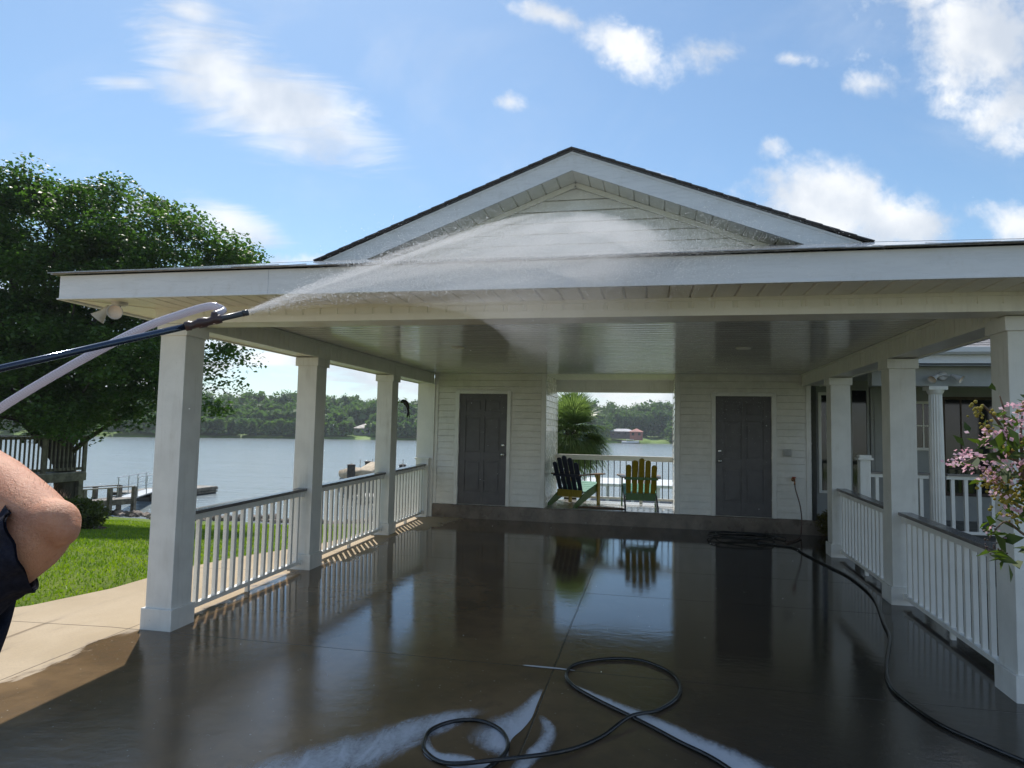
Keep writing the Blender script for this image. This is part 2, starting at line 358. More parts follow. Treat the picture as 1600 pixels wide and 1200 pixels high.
# concrete slab: carport floor, apron towards the camera, walk outside the left rail
m = MB()
pol = [(-4.5, 13.4), (-4.52, 9.6), (-4.75, 8.9), (-5.35, 8.0), (-5.62, 7.2), (-5.68, 6.3), (-5.95, 5.6), (-6.6, 4.95), (-7.6, 4.35), (-9.2, 3.8), (-20, 2.6), (-20, -14), (9, -14), (9, 9.8), (2.85, 9.8), (2.85, 13.4)]
ys = sorted(set([p[1] for p in pol]+[12.036]))
me = bmesh.new(); vs = [me.verts.new((x, y, 0)) for x, y in pol]; fc = me.faces.new(vs)
for yy in list(np.arange(-12, 13, 1.))+[12.036]:
    bmesh.ops.bisect_plane(me, geom=me.verts[:]+me.edges[:]+me.faces[:], plane_co=(0, yy, 0), plane_no=(0, 1, 0))
for xx in (-16, -12, -9, -7, -6, -5.2, -4.6, -2.5, 0, 2.5, 5):
    bmesh.ops.bisect_plane(me, geom=me.verts[:]+me.edges[:]+me.faces[:], plane_co=(xx, 0, 0), plane_no=(1, 0, 0))
for v in me.verts: v.co.z = fz(v.co.y)-(max(0, -4.6-v.co.x)*.03)
r = bmesh.ops.extrude_face_region(me, geom=me.faces[:]); ev = [g for g in r['geom'] if isinstance(g, bmesh.types.BMVert)]
for v in ev: v.co.z -= .3
bmesh.ops.recalc_face_normals(me, faces=me.faces[:])
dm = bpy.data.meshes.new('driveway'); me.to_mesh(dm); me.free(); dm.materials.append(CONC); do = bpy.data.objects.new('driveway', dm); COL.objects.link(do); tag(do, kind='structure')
# short grass over the part of the lawn in view
def grass():
    n = 120000; x = RNG.uniform(-27, -4.5, n); y = 4.6+(RNG.random(n)**1.35)*17
    keep = np.array([((xx < -5.72 or (yy > 8.0 and xx < -5.4+(yy-8)*.6 and xx < -4.55)) and (yy > 6.2 or xx < -6.0-(5.5-yy)*1.6) and yy > 4.0-.0*(xx)) for xx, yy in zip(x, y)]); x, y = x[keep], y[keep]
    keep = np.array([yy > 3.9+max(0, (xx+9.5))*.42 for xx, yy in zip(x, y)]); x, y = x[keep], y[keep]; n = len(x)
    z = np.array([gz(a, b) for a, b in zip(x, y)]); h = RNG.uniform(.025, .06, n); w = .006+y*.0006
    a = RNG.uniform(0, 2*math.pi, n); tx, ty = RNG.normal(0, .02, n), RNG.normal(0, .02, n)
    v = np.empty((n, 3, 3)); v[:,0] = np.c_[x-np.cos(a)*w, y-np.sin(a)*w, z]; v[:,1] = np.c_[x+np.cos(a)*w, y+np.sin(a)*w, z]; v[:,2] = np.c_[x+tx, y+ty, z+h]
    o = npmesh('grass', v.reshape(-1, 3), np.arange(3*n).reshape(n, 3), leafmat('grass_blade', (.09, .18, .01), (.26, .34, .03), 1.2, .45, (1.5, 1.6, .4)), k=3)
    tag(o, 'short bright green mown grass on the sloping lawn', 'grass', kind='stuff')
grass()
def water_mat():
    M = bpy.data.materials.new('lake_water'); M.use_nodes = True; t = NT(M.node_tree); tc = t.add('ShaderNodeTexCoord').outputs['Object']
    b = t.add('ShaderNodeBsdfPrincipled', {'Base Color': (.24, .28, .29), 'Roughness': .16, 'IOR': 1.33})
    a = t.noise(t.mapping(tc, scale=(.35, 1.1, 1)), 1.1, 6, .62, .4); c = t.noise(t.mapping(tc, scale=(.12, .35, 1)), .35, 4, .5)
    h = t.math('ADD', t.math('MULTIPLY', a, .22), t.math('MULTIPLY', c, .35))
    t.put(b.inputs['Normal'], t.add('ShaderNodeBump', {'Strength': 1., 'Distance': .8, 'Height': h})); t.add('ShaderNodeOutputMaterial', {'Surface': b}); return M
m = MB(); m.q((-900, 22, LAKE), (900, 22, LAKE), (900, 900, LAKE), (-900, 900, LAKE)); tag(m.build('lake', water_mat()), kind='structure')
# far shore: land strip; the waterline follows what the photo shows
FS = [(-420, 150), (-260, 160), (-169, 194), (-154, 217), (-127, 242), (-98, 264), (-60, 290), (-19, 330), (10, 352), (60, 362), (140, 330), (240, 250), (420, 190)]
def shore_pt(s):
    s *= len(FS)-1; i = min(int(s), len(FS)-2); f = s-i; a, b = FS[i], FS[i+1]; return (a[0]+(b[0]-a[0])*f, a[1]+(b[1]-a[1])*f)
m = MB(); N1 = 160
for i in range(N1+1):
    x, y = shore_pt(i/N1); d = Vector((x, y)).normalized()
    for k, (off, z) in enumerate(((0, -3.4), (1.5, -2.3), (14, -1.0), (40, .8), (90, 5.), (260, 8.), (800, 8.))):
        zz = z+(math.sin(i*.7+k)*.3 if k > 1 else 0); m.v.append((x+d.x*off+math.sin(i*.9)*1.2, y+d.y*off+math.cos(i*1.3)*1.2, zz))
for i in range(N1):
    for k in range(6): a = i*7+k; m.f.append((a, a+7, a+8, a+1)); m.m.append(0)
HILL = mat('far_bank', (.1, .17, .03), .9, .2, .05, col2=(.16, .26, .04)); tag(m.build('hills', HILL, smooth=True), kind='structure')
# ------------------------------------------------------------------ trees
TL1 = leafmat('maple_leaf', (.036, .080, .028), (.11, .175, .05), .5, .42, (1.2, 1.6, .5))
BARK = mat('bark', (.06, .05, .04), .9, .2, 6., bump=.02, bscale=14, stretch=(1, 1, .25))
def crown_points(lobes, n_clump, per, rad, flat=.6, shell=.55):
    L = []; wts = np.array([l[3]*l[4]*l[5] for l in lobes]); wts = wts/wts.sum()
    out = []
    for _ in range(n_clump):
        l = lobes[RNG.choice(len(lobes), p=wts)]
        d = RNG.normal(size=3); d /= np.linalg.norm(d); r = (shell+(1-shell)*RNG.random()) if RNG.random() < .8 else RNG.random()
        c = np.array(l[:3])+d*r*np.array(l[3:6]); L.append(c)
        k = int(per*RNG.uniform(.6, 1.4)); R = rad*RNG.uniform(.6, 1.35)
        q = RNG.normal(size=(k, 3)); q /= np.linalg.norm(q, axis=1)[:, None]; q *= (RNG.random(k)**.45)[:, None]*R; q[:, 2] *= flat
        q[:, 2] -= (q[:, 0]**2+q[:, 1]**2)*.12/R
        out.append(c+q)
    return np.concatenate(out), L
def maple():
    dd = 21.
    def lobe(x, y, rx, ry, dep=dd, rd=None):
        p = P(x, y, dep); k = dep/FPX; return (p.x, p.y, p.z, rx*k, (rd or rx)*k, ry*k)
    lobes = [lobe(70, 400, 150, 125), lobe(160, 345, 95, 72), lobe(250, 430, 130, 108), lobe(345, 440, 62, 55), lobe(-110, 420, 190, 150, 22), lobe(40, 560, 190, 115), lobe(-160, 600, 160, 90, 22), lobe(215, 580, 110, 85, 20),
             lobe(290, 600, 68, 62, 20), lobe(392, 552, 42, 22, 19.5, 30), lobe(350, 543, 50, 30, 19.5, 40), lobe(315, 560, 50, 60, 19.5, 40), lobe(130, 650, 95, 35, 20), lobe(385, 402, 48, 30), lobe(330, 470, 70, 60), lobe(60, 300, 80, 35)]
    base = P(108, 800, 22.5); base.z = gz(base.x, base.y)-.1
    root = thing('maple_tree', 'large spreading dark green tree left of the carport, behind the wooden deck', 'tree', base)
    pts, cl = crown_points(lobes, 1150, 230, .64, shell=.62)
    leaf_mesh(pts, .125, 'crown', TL1, root, aspect=.7, updir=.9)
    m = MB(); top = P(60, 560, 21.5); mid = (base+top)/2+Vector((.35, 0, 0))
    m.tube([base, base+(mid-base)*.12, mid, top], [.5, .36, .3, .2], 12)
    random.seed(3)
    for c in random.sample(cl, 70):
        c = Vector(c); s0 = base.lerp(top, random.uniform(.35, .98)); k = s0.lerp(c, .5)+Vector((random.uniform(-.3, .3), random.uniform(-.3, .3), random.uniform(.1, .6)))
        m.tube([s0, s0.lerp(k, .5)+Vector((0, 0, .1)), k, c], [.1, .075, .05, .02], 6)
    m.build('trunk', BARK, root, smooth=True)
maple()
FARL = leafmat('far_leaf', (.05, .10, .035), (.14, .22, .06), .05, .3, (1.3, 1.6, .5), .7)
def forest():
    pts = []; szs = []; core = []; i = 0
    for row, (off, h0) in enumerate(((3, 5.5), (13, 9), (30, 11.5), (60, 13.5))):
        for k in range(230):
            s = (k+random.random())/230; x, y = shore_pt(s)
            ang = math.atan2(x, y); 
            if not (-1.05 < ang < .35): continue
            d = Vector((x, y)).normalized(); o = off+random.uniform(-4, 5); cx, cy = x+d.x*o, y+d.y*o
            # openings on the bank where the houses and the lawns stand
            pxx = -(Vector((cx, cy, 0)).dot(cr))/1 if 0 else 800+FPX*(Vector((cx, cy, 0)).dot(cr))/(Vector((cx, cy, 0)).dot(fw))
            if row < 2 and (950 < pxx < 1048 or 545 < pxx < 582 or 735 < pxx < 745): continue
            dist = math.hypot(cx, cy); h = h0*random.uniform(.85, 1.08)*(dist/290)**.35
            if pxx > 700: h *= 1.12+.12*math.sin(pxx*.05)
            zb = -1.5+off*.07; w = h*random.uniform(.28, .42)
            n = 340; q = RNG.normal(size=(n, 3)); q /= np.linalg.norm(q, axis=1)[:, None]; q *= (RNG.uniform(.5, 1., n))[:, None]
            for c in range(4):
                a = RNG.uniform(-1, 1, 3)*np.array([w*.55, w*.55, h*.2]); sub = q[c::4]*np.array([w*.62, w*.62, h*.27]); pts.append(sub+a+np.array([cx, cy, zb+h*.62])); szs.append(np.full(len(sub), 1.))
                core.append(RNG.normal(size=(22, 3))*np.array([w*.2, w*.2, h*.1])+a+np.array([cx, cy, zb+h*.55]))
            low = RNG.normal(size=(90, 3))*np.array([w*.7, w*.7, h*.14]); low[:, 2] = np.abs(low[:, 2]); pts.append(low+np.array([cx, cy, zb+.1])); szs.append(np.full(90, 1.2))
    core = np.concatenate(core); pts = np.concatenate(pts+[core]); szs = np.concatenate(szs+[np.full(len(core), 3.6)]); o = leaf_mesh(pts, szs, 'far_forest', FARL, aspect=.8, updir=.2)
    tag(o, 'dense band of mixed green woodland along the far bank of the lake', 'woodland', kind='stuff')
forest()
HZ = bpy.data.materials.new('haze'); HZ.use_nodes = True; t = NT(HZ.node_tree)
t.add('ShaderNodeOutputMaterial', {'Volume': t.add('ShaderNodeVolumePrincipled', {'Color': (.85, .92, 1.), 'Density': .00032, 'Anisotropy': .25})})
o = MB().box(-1300, -60, -7.5, 1300, 1350, 60).build('haze', HZ); tag(o, 'thin pale summer haze over the lake', 'haze', kind='stuff')
# ------------------------------------------------------------------ the carport
XL, XR = -4.017, 2.42; PW = .304
YL = (5.141, 7.51, 9.9545); YR = (5.3, 7.75, 10.158)
ZC, ZB, ZS = 2.657, 2.4546, .2419
X0, X1 = -1.93, .39            # sides of the open breezeway
YF = 13.6                      # its far end
carport = thing('carport', 'white vinyl clad carport with gable roof, square posts and two dark doors, nearest building', 'carport', (-.8, 8.5, -.1))
CP = carport
def post(x0, y0, top):
    f = fz(y0); i = .024
    p = MB().box(x0+i, y0+i, f+.17, x0+PW-i, y0+PW-i, top-.09).build('post', POSTM, CP, bevel=.004)
    MB().box(x0, y0, f-.02, x0+PW, y0+PW, f+.18).build('plinth', POSTM, p, bevel=.004)
    MB().box(x0, y0, top-.105, x0+PW, y0+PW, top-.001).build('post_cap', POSTM, p, bevel=.004)
for i, y in enumerate(YL): post(XL-PW, y, 2.488 if i == 0 else ZB)
for i, y in enumerate(YR): post(XR, y, 2.488 if i == 0 else ZB)
# side beams clad in grooved panels
def beam(xa, xb, inner):
    m = MB(); y0, y1 = 5.43, 12.0
    m.box(xa+.01, y0, ZB+.012, xb-.01, y1, 2.66)
    for x, n in ((xa, (-1,0,0)), (xb, (1,0,0))):
        m.grooved((x-n[0]*.001, y0, ZB+.03), (0,1,0), (0,0,1), n, y1-y0, .175 if (x == inner) else .145, .1, .016, .009)
        s = n[0]; m.box(x-.02*s, y0, ZB, x+.006*s, y1, ZB+.03)
        if x == inner: m.box(x-.01*s, y0, 2.628, x+.016*s, y1, 2.655)
    m.box(xa-.003, y1-.1, ZB-.004, xb+.008 if inner == xb else xb, y1-.001, ZB+.18) if 0 else None
    return m.build('side_beam', WHITE, CP)
beam(XL-PW, XL-.01, XL-.01); beam(XR+.01, XR+PW, XR+.01)
# front header
m = MB(); HX0, HX1, HY = XL-PW-.01, XR+PW+.01, 5.13
m.box(HX0+.005, HY+.008, 2.492, HX1-.005, HY+.3, 2.66)
m.grooved((HX0, HY, 2.545), (1,0,0), (0,0,1), (0,-1,0), HX1-HX0, .055, .158, .034, .022)
m.box(HX0-.004, HY-.012, 2.598, HX1+.004, HY+.02, 2.628); m.box(HX0-.004, HY-.008, 2.488, HX1+.004, HY+.02, 2.545)
m.grooved((HX0, HY+.3, 2.5), (0,-1,0), (0,0,1), (-1,0,0), .3, .12, .158, .022, .006)
m.build('header_beam', CREAM, CP)
# ceiling of wet beaded vinyl and the plain breezeway ceiling
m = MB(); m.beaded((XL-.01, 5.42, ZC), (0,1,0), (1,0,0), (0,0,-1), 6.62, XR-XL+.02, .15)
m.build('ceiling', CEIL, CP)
MB().grooved((X0, 12.036, ZC+.002), (1,0,0), (0,1,0), (0,0,-1), X1-X0, YF-12.036, .155, .012, .006).build('breezeway_ceiling', CREAM, CP)
# eaves: fascia, soffit
EX0, EX1, EY = -4.8, 3.2, 4.6; YBK = 13.95
m = MB()
m.box(EX0, EY-.018, 2.612, EX1, EY, 2.80); m.box(EX0, EY-.024, 2.604, EX1, EY+.01, 2.616)
m.box(EX0-.018, EY, 2.612, EX0, YBK, 2.80); m.box(EX0-.024, EY-.018, 2.604, EX0+.01, YBK, 2.6155)
m.box(EX1, EY, 2.612, EX1+.018, YBK, 2.80); m.box(EX1-.01, EY-.018, 2.604, EX1+.024, YBK, 2.6155)
m.box(.12, EY-.0215, 2.614, .124, EY-.018, 2.798); m.box(-2.9, EY-.0215, 2.614, -2.896, EY-.018, 2.798)
m.build('fascia', FASC, CP)
m = MB()
m.grooved((HX0, EY, 2.622), (1,0,0), (0,1,0), (0,0,-1), HX1-HX0, HY-EY, .158, .020, .016)
m.grooved((EX0, HY, 2.6225), (0,1,0), (1,0,0), (0,0,-1), YBK-HY, HX0+.015-EX0, .158, .016, .010)
m.grooved((HX1-.015, HY, 2.6225), (0,1,0), (1,0,0), (0,0,-1), YBK-HY, EX1-HX1+.015, .158, .016, .010)
m.q((EX0, EY, 2.622), (EX0, HY, 2.622), (HX0, HY, 2.622), (HX0, EY, 2.622)); m.q((HX1, EY, 2.622), (HX1, HY, 2.622), (EX1, HY, 2.622), (EX1, EY, 2.622))
m.bar((EX0, EY, 2.619), (HX0, HY, 2.619), .03, .006); m.bar((EX1, EY, 2.619), (HX1, HY, 2.619), .03, .006)
m.build('soffit', CREAM, CP)
# roof: low front slope hipped into the side slopes, gable standing behind it
ez = 2.816; sF, sS = .288, .385; xa, xb, ya, yb = -4.86, 3.26, 4.545, 14.3; RX = -.8
rz = ez+sS*(RX-xa); RY = 6.38; WY = 6.76
hx = sF*(RY-ya)/sS; hw = sF*(WY-ya)/sS
def roofplane(pts, down=.02):
    m = MB(); n = len(pts); lo = [(p[0], p[1], p[2]-down) for p in pts]
    m.q(*pts); m.q(*reversed(lo))
    for i in range(n): j = (i+1) % n; m.q(pts[j], pts[i], lo[i], lo[j])
    return m
zf = lambda y: ez+sF*(y-ya)
rm = MB(); sk = roofplane([(xa, ya, ez), (xb, ya, ez), (xb-hw, WY, zf(WY)), (xa+hw, WY, zf(WY))], .012)
for pts in (
            [(xa, ya, ez+.002), (xa+hx, RY, zf(RY)+.002), (RX, RY, rz), (RX, yb, rz), (xa, yb, ez+.002)],
            [(xb, ya, ez+.002), (xb, yb, ez+.002), (RX, yb, rz), (RX, RY, rz), (xb-hx, RY, zf(RY)+.002)]):
    q = roofplane(pts, .012); n = len(rm.v); rm.v += q.v; rm.f += [tuple(i+n for i in f) for f in q.f]; rm.m += q.m
# shingle courses that give the slopes and edges their thickness
random.seed(5)
x = xa
while x < xb:
    w = random.uniform(.22, .33); z = ez+random.uniform(-.001, .005); d = random.uniform(.0, .012); x2 = min(x+w-.004, xb)
    sk.obox(((x+x2)/2, ya+.11-d, z+.0300), ((x2-x)/2, 0, 0), (0, .13, .13*sF), (0, 0, .003)); x += w
for side in (-1, 1):
    x = 0; L = (RX-xa-hx)
    while x < L:
        c = Vector((RX+side*(x+.07), RY-.012, rz-sS*(x+.07)+.002)); rm.obox(c, (.073, 0, -.073*sS*side+.003) if side > 0 else (.073, 0, .073*sS-.003), (0, .03, 0), (0, 0, .0042)); x += .142
rm.box(RX-.14, RY-.01, rz-.045, RX+.14, yb, rz-.0) if 0 else None
rm.build('roof', SHING, CP); sk.build('front_roof', SHING_GLARE, CP)
# gable: rake boards, rake soffit, lap siding
def rake(side):
    m = MB(); L = RX-xa-hx+.15
    def p(s, y, dz): return (RX+side*s, y, rz-sS*s-.024+dz)
    h = .185
    m.q(*[p(a, RY+.02, b) for a, b in (((0, 0), (0, -h), (L, -h), (L, 0)) if side > 0 else ((0, 0), (L, 0), (L, -h), (0, -h)))])
    m.q(*[p(a, RY+.04, b) for a, b in (((0, 0), (L, 0), (L, -h), (0, -h)) if side > 0 else ((0, 0), (0, -h), (L, -h), (L, 0)))])
    m.q(p(0, RY+.02, -h), p(0, RY+.04, -h), p(L, RY+.04, -h), p(L, RY+.02, -h))
    m.q(p(0, RY+.012, 0), p(L, RY+.012, 0), p(L, RY+.012, -.022), p(0, RY+.012, -.022)); m.q(p(0, RY+.012, -.022), p(L, RY+.012, -.022), p(L, RY+.02, -.022), p(0, RY+.02, -.022))
    return m
for sd_ in (-1, 1): rake(sd_).build('rake_board', FASC, CP)
for side in (-1, 1):
    U = Vector((side, 0, -sS)).normalized(); O = Vector((RX, RY+.04, rz-.024-.18)); m = MB()
    m.grooved(O, U, (0,1,0), Vector((-side*sS, 0, -1)).normalized(), 3.4, WY-RY-.04, .158, .018, .014)
    a = O+Vector((0, WY-RY-.062, -.03)); m.bar(a, a+U*3.3, .022, .05, up=(0,0,1)); m.build('rake_soffit', CREAM, CP)
m = MB(); m.q((xa+hw-.1, WY+.006, 3.2), (xb-hw+.1, WY+.006, 3.2), (RX+.02, WY+.006, rz-.2), (RX-.02, WY+.006, rz-.2))
z = 3.3
while z < rz-.23:
    w = (rz-.2-z)/sS; w2 = (rz-.2-z-.115)/sS
    if w2 > 0: m.q((RX-w, WY-.012, z+.007), (RX+w, WY-.012, z+.007), (RX+w2, WY, z+.115), (RX-w2, WY, z+.115)); m.q((RX-w, WY, z), (RX+w, WY, z), (RX+w, WY-.012, z), (RX-w, WY-.012, z))
    z += .115
m.build('gable_wall', SIDE, CP)
# rear block with the two doors, split by the open breezeway
DW, DH = .914, 2.04
def wallface(m, xa_, xb_, y, xd=None):
    if xd is None: m.siding((xa_, y, 0), (1,0,0), (0,-1,0), xb_-xa_, ZS, ZC); return
    t_ = .065
    m.siding((xa_, y, 0), (1,0,0), (0,-1,0), xd-t_-xa_, ZS, ZC); m.siding((xd+DW+t_, y, 0), (1,0,0), (0,-1,0), xb_-xd-DW-t_, ZS, ZC)
    m.siding((xd-t_, y, 0), (1,0,0), (0,-1,0), DW+2*t_, ZS+DH+t_, ZC)
def rear_block(xa_, xb_, xd):
    m = MB(); y = YB
    wallface(m, xa_+.0, xb_, y, xd)
    # core behind the siding, leaving the doorway recess
    m.box(xa_+.002, y+.05, ZS-.3, xb_-.002, YF-.002, ZC)
    for a, b in ((xa_+.002, xd), (xd+DW, xb_-.002)): m.box(a, y-.001, ZS-.1, b, y+.05, ZC)
    m.box(xd, y-.001, ZS+DH, xd+DW, y+.05, ZC)
    m.siding((xb_, y, 0), (0,1,0), (1,0,0), YF-y, ZS, ZC); m.siding((xa_, y, 0), (0,1,0), (-1,0,0), YF-y, ZS, ZC)
    o = m.build('rear_wall', SIDE, CP)
    m = MB()
    for x in (xa_, xb_):
        s = 1 if x == xa_ else -1
        MB().box(x-s*.018, y-.024, ZS, x+s*.055, y-.0205, ZC).box(x-s*.0245, y-.024, ZS, x-s*.021, y+.055, ZC).box(x-s*.0245, y-.024, ZS, x-s*.0175, y-.0205, ZC).build('corner_trim', WHITE, o)
        MB().box(x-s*.0245, YF-.05, ZS, x-s*.021, YF+.005, ZC).build('end_trim', WHITE, o)
    MB().box(xa_, y-.03, ZC-.035, xb_, y, ZC-.002).build('top_trim', WHITE, o)
    return o
wl = rear_block(-4.0, X0, -3.534); wr = rear_block(X1, 2.553, 1.042)
def door(x, hinge_right, wall, lab):
    y = YB+.012; z = ZS+.01; m = MB(); h = DH-.01
    m.box(x+.004, y+.006, z, x+DW-.004, y+.045, z+h)
    # stiles and rails stand proud, panels sit back with a raised field
    xs = (0.004, .125, .427, .487, .789, DW-.004); zs = (0, .235, .80, .96, 1.60, 1.71, 1.915, h)
    for a, b in ((xs[0], xs[1]), (xs[2], xs[3]), (xs[4], xs[5])): m.box(x+a, y-.009, z+.001, x+b, y+.007, z+h-.001)
    for a, b in ((zs[0], zs[1]), (zs[2], zs[3]), (zs[4], zs[5]), (zs[6], zs[7])):
        for c, d in ((xs[1], xs[2]), (xs[3], xs[4])): m.box(x+c, y-.0086, z+a+.001, x+d, y+.007, z+b-.001)
    for a, b in ((zs[1], zs[2]), (zs[3], zs[4]), (zs[5], zs[6])):
        for c, d in ((xs[1], xs[2]), (xs[3], xs[4])):
            g = .035; n = len(m.v)
            m.q((x+c+.008, y+.0058, z+a+.008), (x+d-.008, y+.0058, z+a+.008), (x+d-.008, y+.0058, z+b-.008), (x+c+.008, y+.0058, z+b-.008))
            m.box(x+c+g, y-.0045, z+a+g, x+d-g, y+.0055, z+b-g)
    d_ = m.build('door', DOORM, CP, bevel=.002); tag(d_, lab)
    m = MB(); t_ = .065
    m.box(x-t_, y-.045, ZS, x, y+.0, ZS+DH+t_); m.box(x+DW, y-.045, ZS, x+DW+t_, y+.0, ZS+DH+t_); m.box(x, y-.045, ZS+DH, x+DW, y+.0, ZS+DH+t_)
    m.box(x-.012, y-.02, ZS, x+.003, y+.05, ZS+DH); m.box(x+DW-.003, y-.02, ZS, x+DW+.012, y+.05, ZS+DH)
    m.build('door_frame', WHITE, d_, bevel=.003)
    kx = x+.07 if hinge_right else x+DW-.07
    MB().lathe([(.0, 0), (.032, .0), (.032, .006), (.012, .012), (.012, .035), (.026, .045), (.03, .06), (.024, .072), (0, .076)], (kx, y-.009, ZS+.93), (0,-1,0), 20).build('door_knob', METAL, d_, smooth=True)
    MB().lathe([(0, 0), (.03, 0), (.03, .012), (.022, .018), (0, .018)], (kx, y-.009, ZS+1.10), (0,-1,0), 20).build('deadbolt', METAL, d_, smooth=True)
    hx_ = x+DW if hinge_right else x; m = MB()
    for zz in (.25, 1.02, 1.8): m = MB().tube([(hx_, y-.008, ZS+zz-.05), (hx_, y-.008, ZS+zz+.05)], .008, 8); m.build('hinge', METAL, d_)
door(-3.534, False, wl, 'dark grey six panel door with its knob on the right'); door(1.042, True, wr, 'dark grey six panel door with its knob on the left')
# lintel over the breezeway's far end, end post of the left wall
m = MB(); m.box(X0, YF-.12, 2.42, X1, YF+.08, ZC+.1); m.grooved((X0, YF-.122, 2.43), (1,0,0), (0,0,1), (0,-1,0), X1-X0, .17, .155, .02, .006); m.build('breezeway_lintel', WHITE, CP)
m = MB(); m.box(-4.34, 11.985, -.02, -4.005, 12.12, ZB+.01); m.box(-4.37, 11.96, 1.0, -4.06, 11.99, 1.13) if 0 else None; m.box(-4.31, 11.9, -.02, -4.07, 11.987, 1.05); m.box(-4.33, 11.885, 1.045, -4.05, 11.99, 1.08); m.build('end_post', WHITE, CP, bevel=.003)
MB().box(-4.33, 12.04, 2.45, 2.75, YBK-.01, 2.8).build('rear_frieze', WHITE, CP) if 0 else None
# concrete step and breezeway floor
STEPM = mat('step_concrete', (.16, .13, .105), .3, .16, 3., bump=.002, bscale=40)
DECKM = mat('porch_paint', (.38, .37, .36), .16, .08, 2.5, bump=.001, bscale=50)
m = MB(); m.box(-4.0, 11.985, -.3, 2.95, YB, ZS); m.box(X0+.003, YB, -.3, X1-.003, YF+.1, ZS-.002); m.build('step', [STEPM], CP, bevel=.012)
MB().box(X0+.003, YB+.02, ZS-.001, X1-.003, YF+.09, ZS+.004).build('breezeway_floor', DECKM, CP)
# railings
def railing(x, ya_, yb_, n, hr=.97):
    za, zb_ = fz(ya_), fz(yb_)
    m = MB(); m.bar((x, ya_, za+.087), (x, yb_, zb_+.087), .06, .042); m.bar((x, ya_, za+hr-.065), (x, yb_, zb_+hr-.065), .05, .06)
    ym = (ya_+yb_)/2; m.box(x-.02, ym-.02, fz(ym)-.01, x+.02, ym+.02, fz(ym)+.07)
    for yy in (ya_+.03, yb_-.03): m.box(x-.04, yy-.03, fz(yy)+.058, x+.04, yy+.03, fz(yy)+.118); m.box(x-.036, yy-.03, fz(yy)+hr-.104, x+.036, yy+.03, fz(yy)+hr-.036)
    r = m.build('railing', WHITE, CP, bevel=.003)
    MB().bar((x, ya_-.01, za+hr-.017), (x, yb_+.01, zb_+hr-.017), .13, .032).build('handrail', RAILD, r, bevel=.004)
    b0 = MB().box(-.019, -.019, 0, .019, .019, hr-.20).build('baluster', WHITE, r)
    for i in range(n):
        yy = ya_+(yb_-ya_)*(i+.62)/(n+.24)
        b = b0 if i == 0 else b0.copy()
        if i: COL.objects.link(b); b.parent = r
        b.location = (x, yy, fz(yy)+.106)
XCL, XCR = XL-PW/2, XR+PW/2
for a, b in ((YL[0]+PW-.02, YL[1]+.02), (YL[1]+PW-.02, YL[2]+.02), (YL[2]+PW-.02, 11.91)): railing(XCL, a, b, 15 if b < 11 else 12)
for a, b in ((YR[0]+PW-.02, YR[1]+.02), (YR[1]+PW-.02, YR[2]+.02)): railing(XCR, a, b, 15, .95)
m = MB(); yy = YF-.06; m.box(X0+.01, yy-.045, 1.10, X1-.01, yy+.045, 1.165); m.box(X0+.01, yy-.02, 1.065, X1-.01, yy+.02, 1.10); m.box(X0+.01, yy-.03, .305, X1-.01, yy+.03, .35)
for xx in (X0+.6, X0+1.7): m.box(xx-.03, yy-.03, ZS, xx+.03, yy+.03, .31)
r = m.build('railing', WHITE, CP, bevel=.003)
b0 = MB().tube([(0, 0, .345), (0, 0, 1.07)], .0085, 8).build('baluster', BLACKM, r)
for i in range(19):
    b = b0 if i == 0 else b0.copy()
    if i: COL.objects.link(b); b.parent = r
    b.location = (X0+.12+i*.117, yy, 0)
# recessed ceiling lights
for k, (xx, yy, lb) in enumerate(((P(677, 526, 1).x, 0, 'left'), (0, 0, 'right'))):
    xx, yy = ((-2.45, 8.2), (1.05, 8.4))[k]
    o = MB().lathe([(.0, -.004), (.055, -.004), (.06, -.012), (.085, -.012), (.09, -.001)], (xx, yy, ZC), (0,0,1), 28).build('ceiling_light', WHITE, smooth=True)
    tag(o, f'small round unlit recessed light in the wet ceiling, nearer the {lb} posts', 'ceiling light', 'recessed lights in the carport ceiling')
# ------------------------------------------------------------------ house with porch on the right
GLASS = mat('dark_glass', (.012, .014, .016), .06, .0, 3., spec=.6)
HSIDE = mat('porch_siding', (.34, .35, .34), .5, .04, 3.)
BROWN = mat('brown_panel', (.07, .045, .032), .6, .15, 4.)
house = thing('house', 'main house with a shaded white railed porch, right of the carport', 'house', (6, 14, .1))
m = MB(); m.siding((2.87, 13, 0), (1,0,0), (0,-1,0), 7.4, .2, 2.75); m.box(2.87, 13.02, -.3, 10.3, 20, 2.75); m.siding((2.87, 13, 0), (0,1,0), (-1,0,0), 7, -.2, 2.75); m.box(2.56, 13.3, -.3, 2.865, 13.4, 2.75); m.build('wall', HSIDE, house)  # last box is a filler added to block sun through the carport gap
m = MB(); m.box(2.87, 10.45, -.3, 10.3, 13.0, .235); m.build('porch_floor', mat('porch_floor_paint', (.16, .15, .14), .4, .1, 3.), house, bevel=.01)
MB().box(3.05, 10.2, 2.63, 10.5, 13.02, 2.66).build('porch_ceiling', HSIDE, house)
def win(x0, x1, z0, z1, nm='window', fr=.05, mull=(), muz=(), fm=None, y=12.985):
    m = MB(); fm = fm or WHITE
    m.box(x0, y-.03, z0, x0+fr, y, z1); m.box(x1-fr, y-.03, z0, x1, y, z1); m.box(x0+fr, y-.03, z1-fr, x1-fr, y, z1); m.box(x0+fr, y-.03, z0, x1-fr, y, z0+fr)
    for q in mull: m.box(q-.012, y-.022, z0+fr, q+.012, y-.004, z1-fr)
    for q in muz: m.box(x0+fr, y-.0215, q-.012, x1-fr, y-.0045, q+.012)
    w = m.build(nm, fm, house, bevel=.003); MB().box(x0+fr, y-.012, z0+fr, x1-fr, y-.006, z1-fr).build('pane', GLASS, w); return w
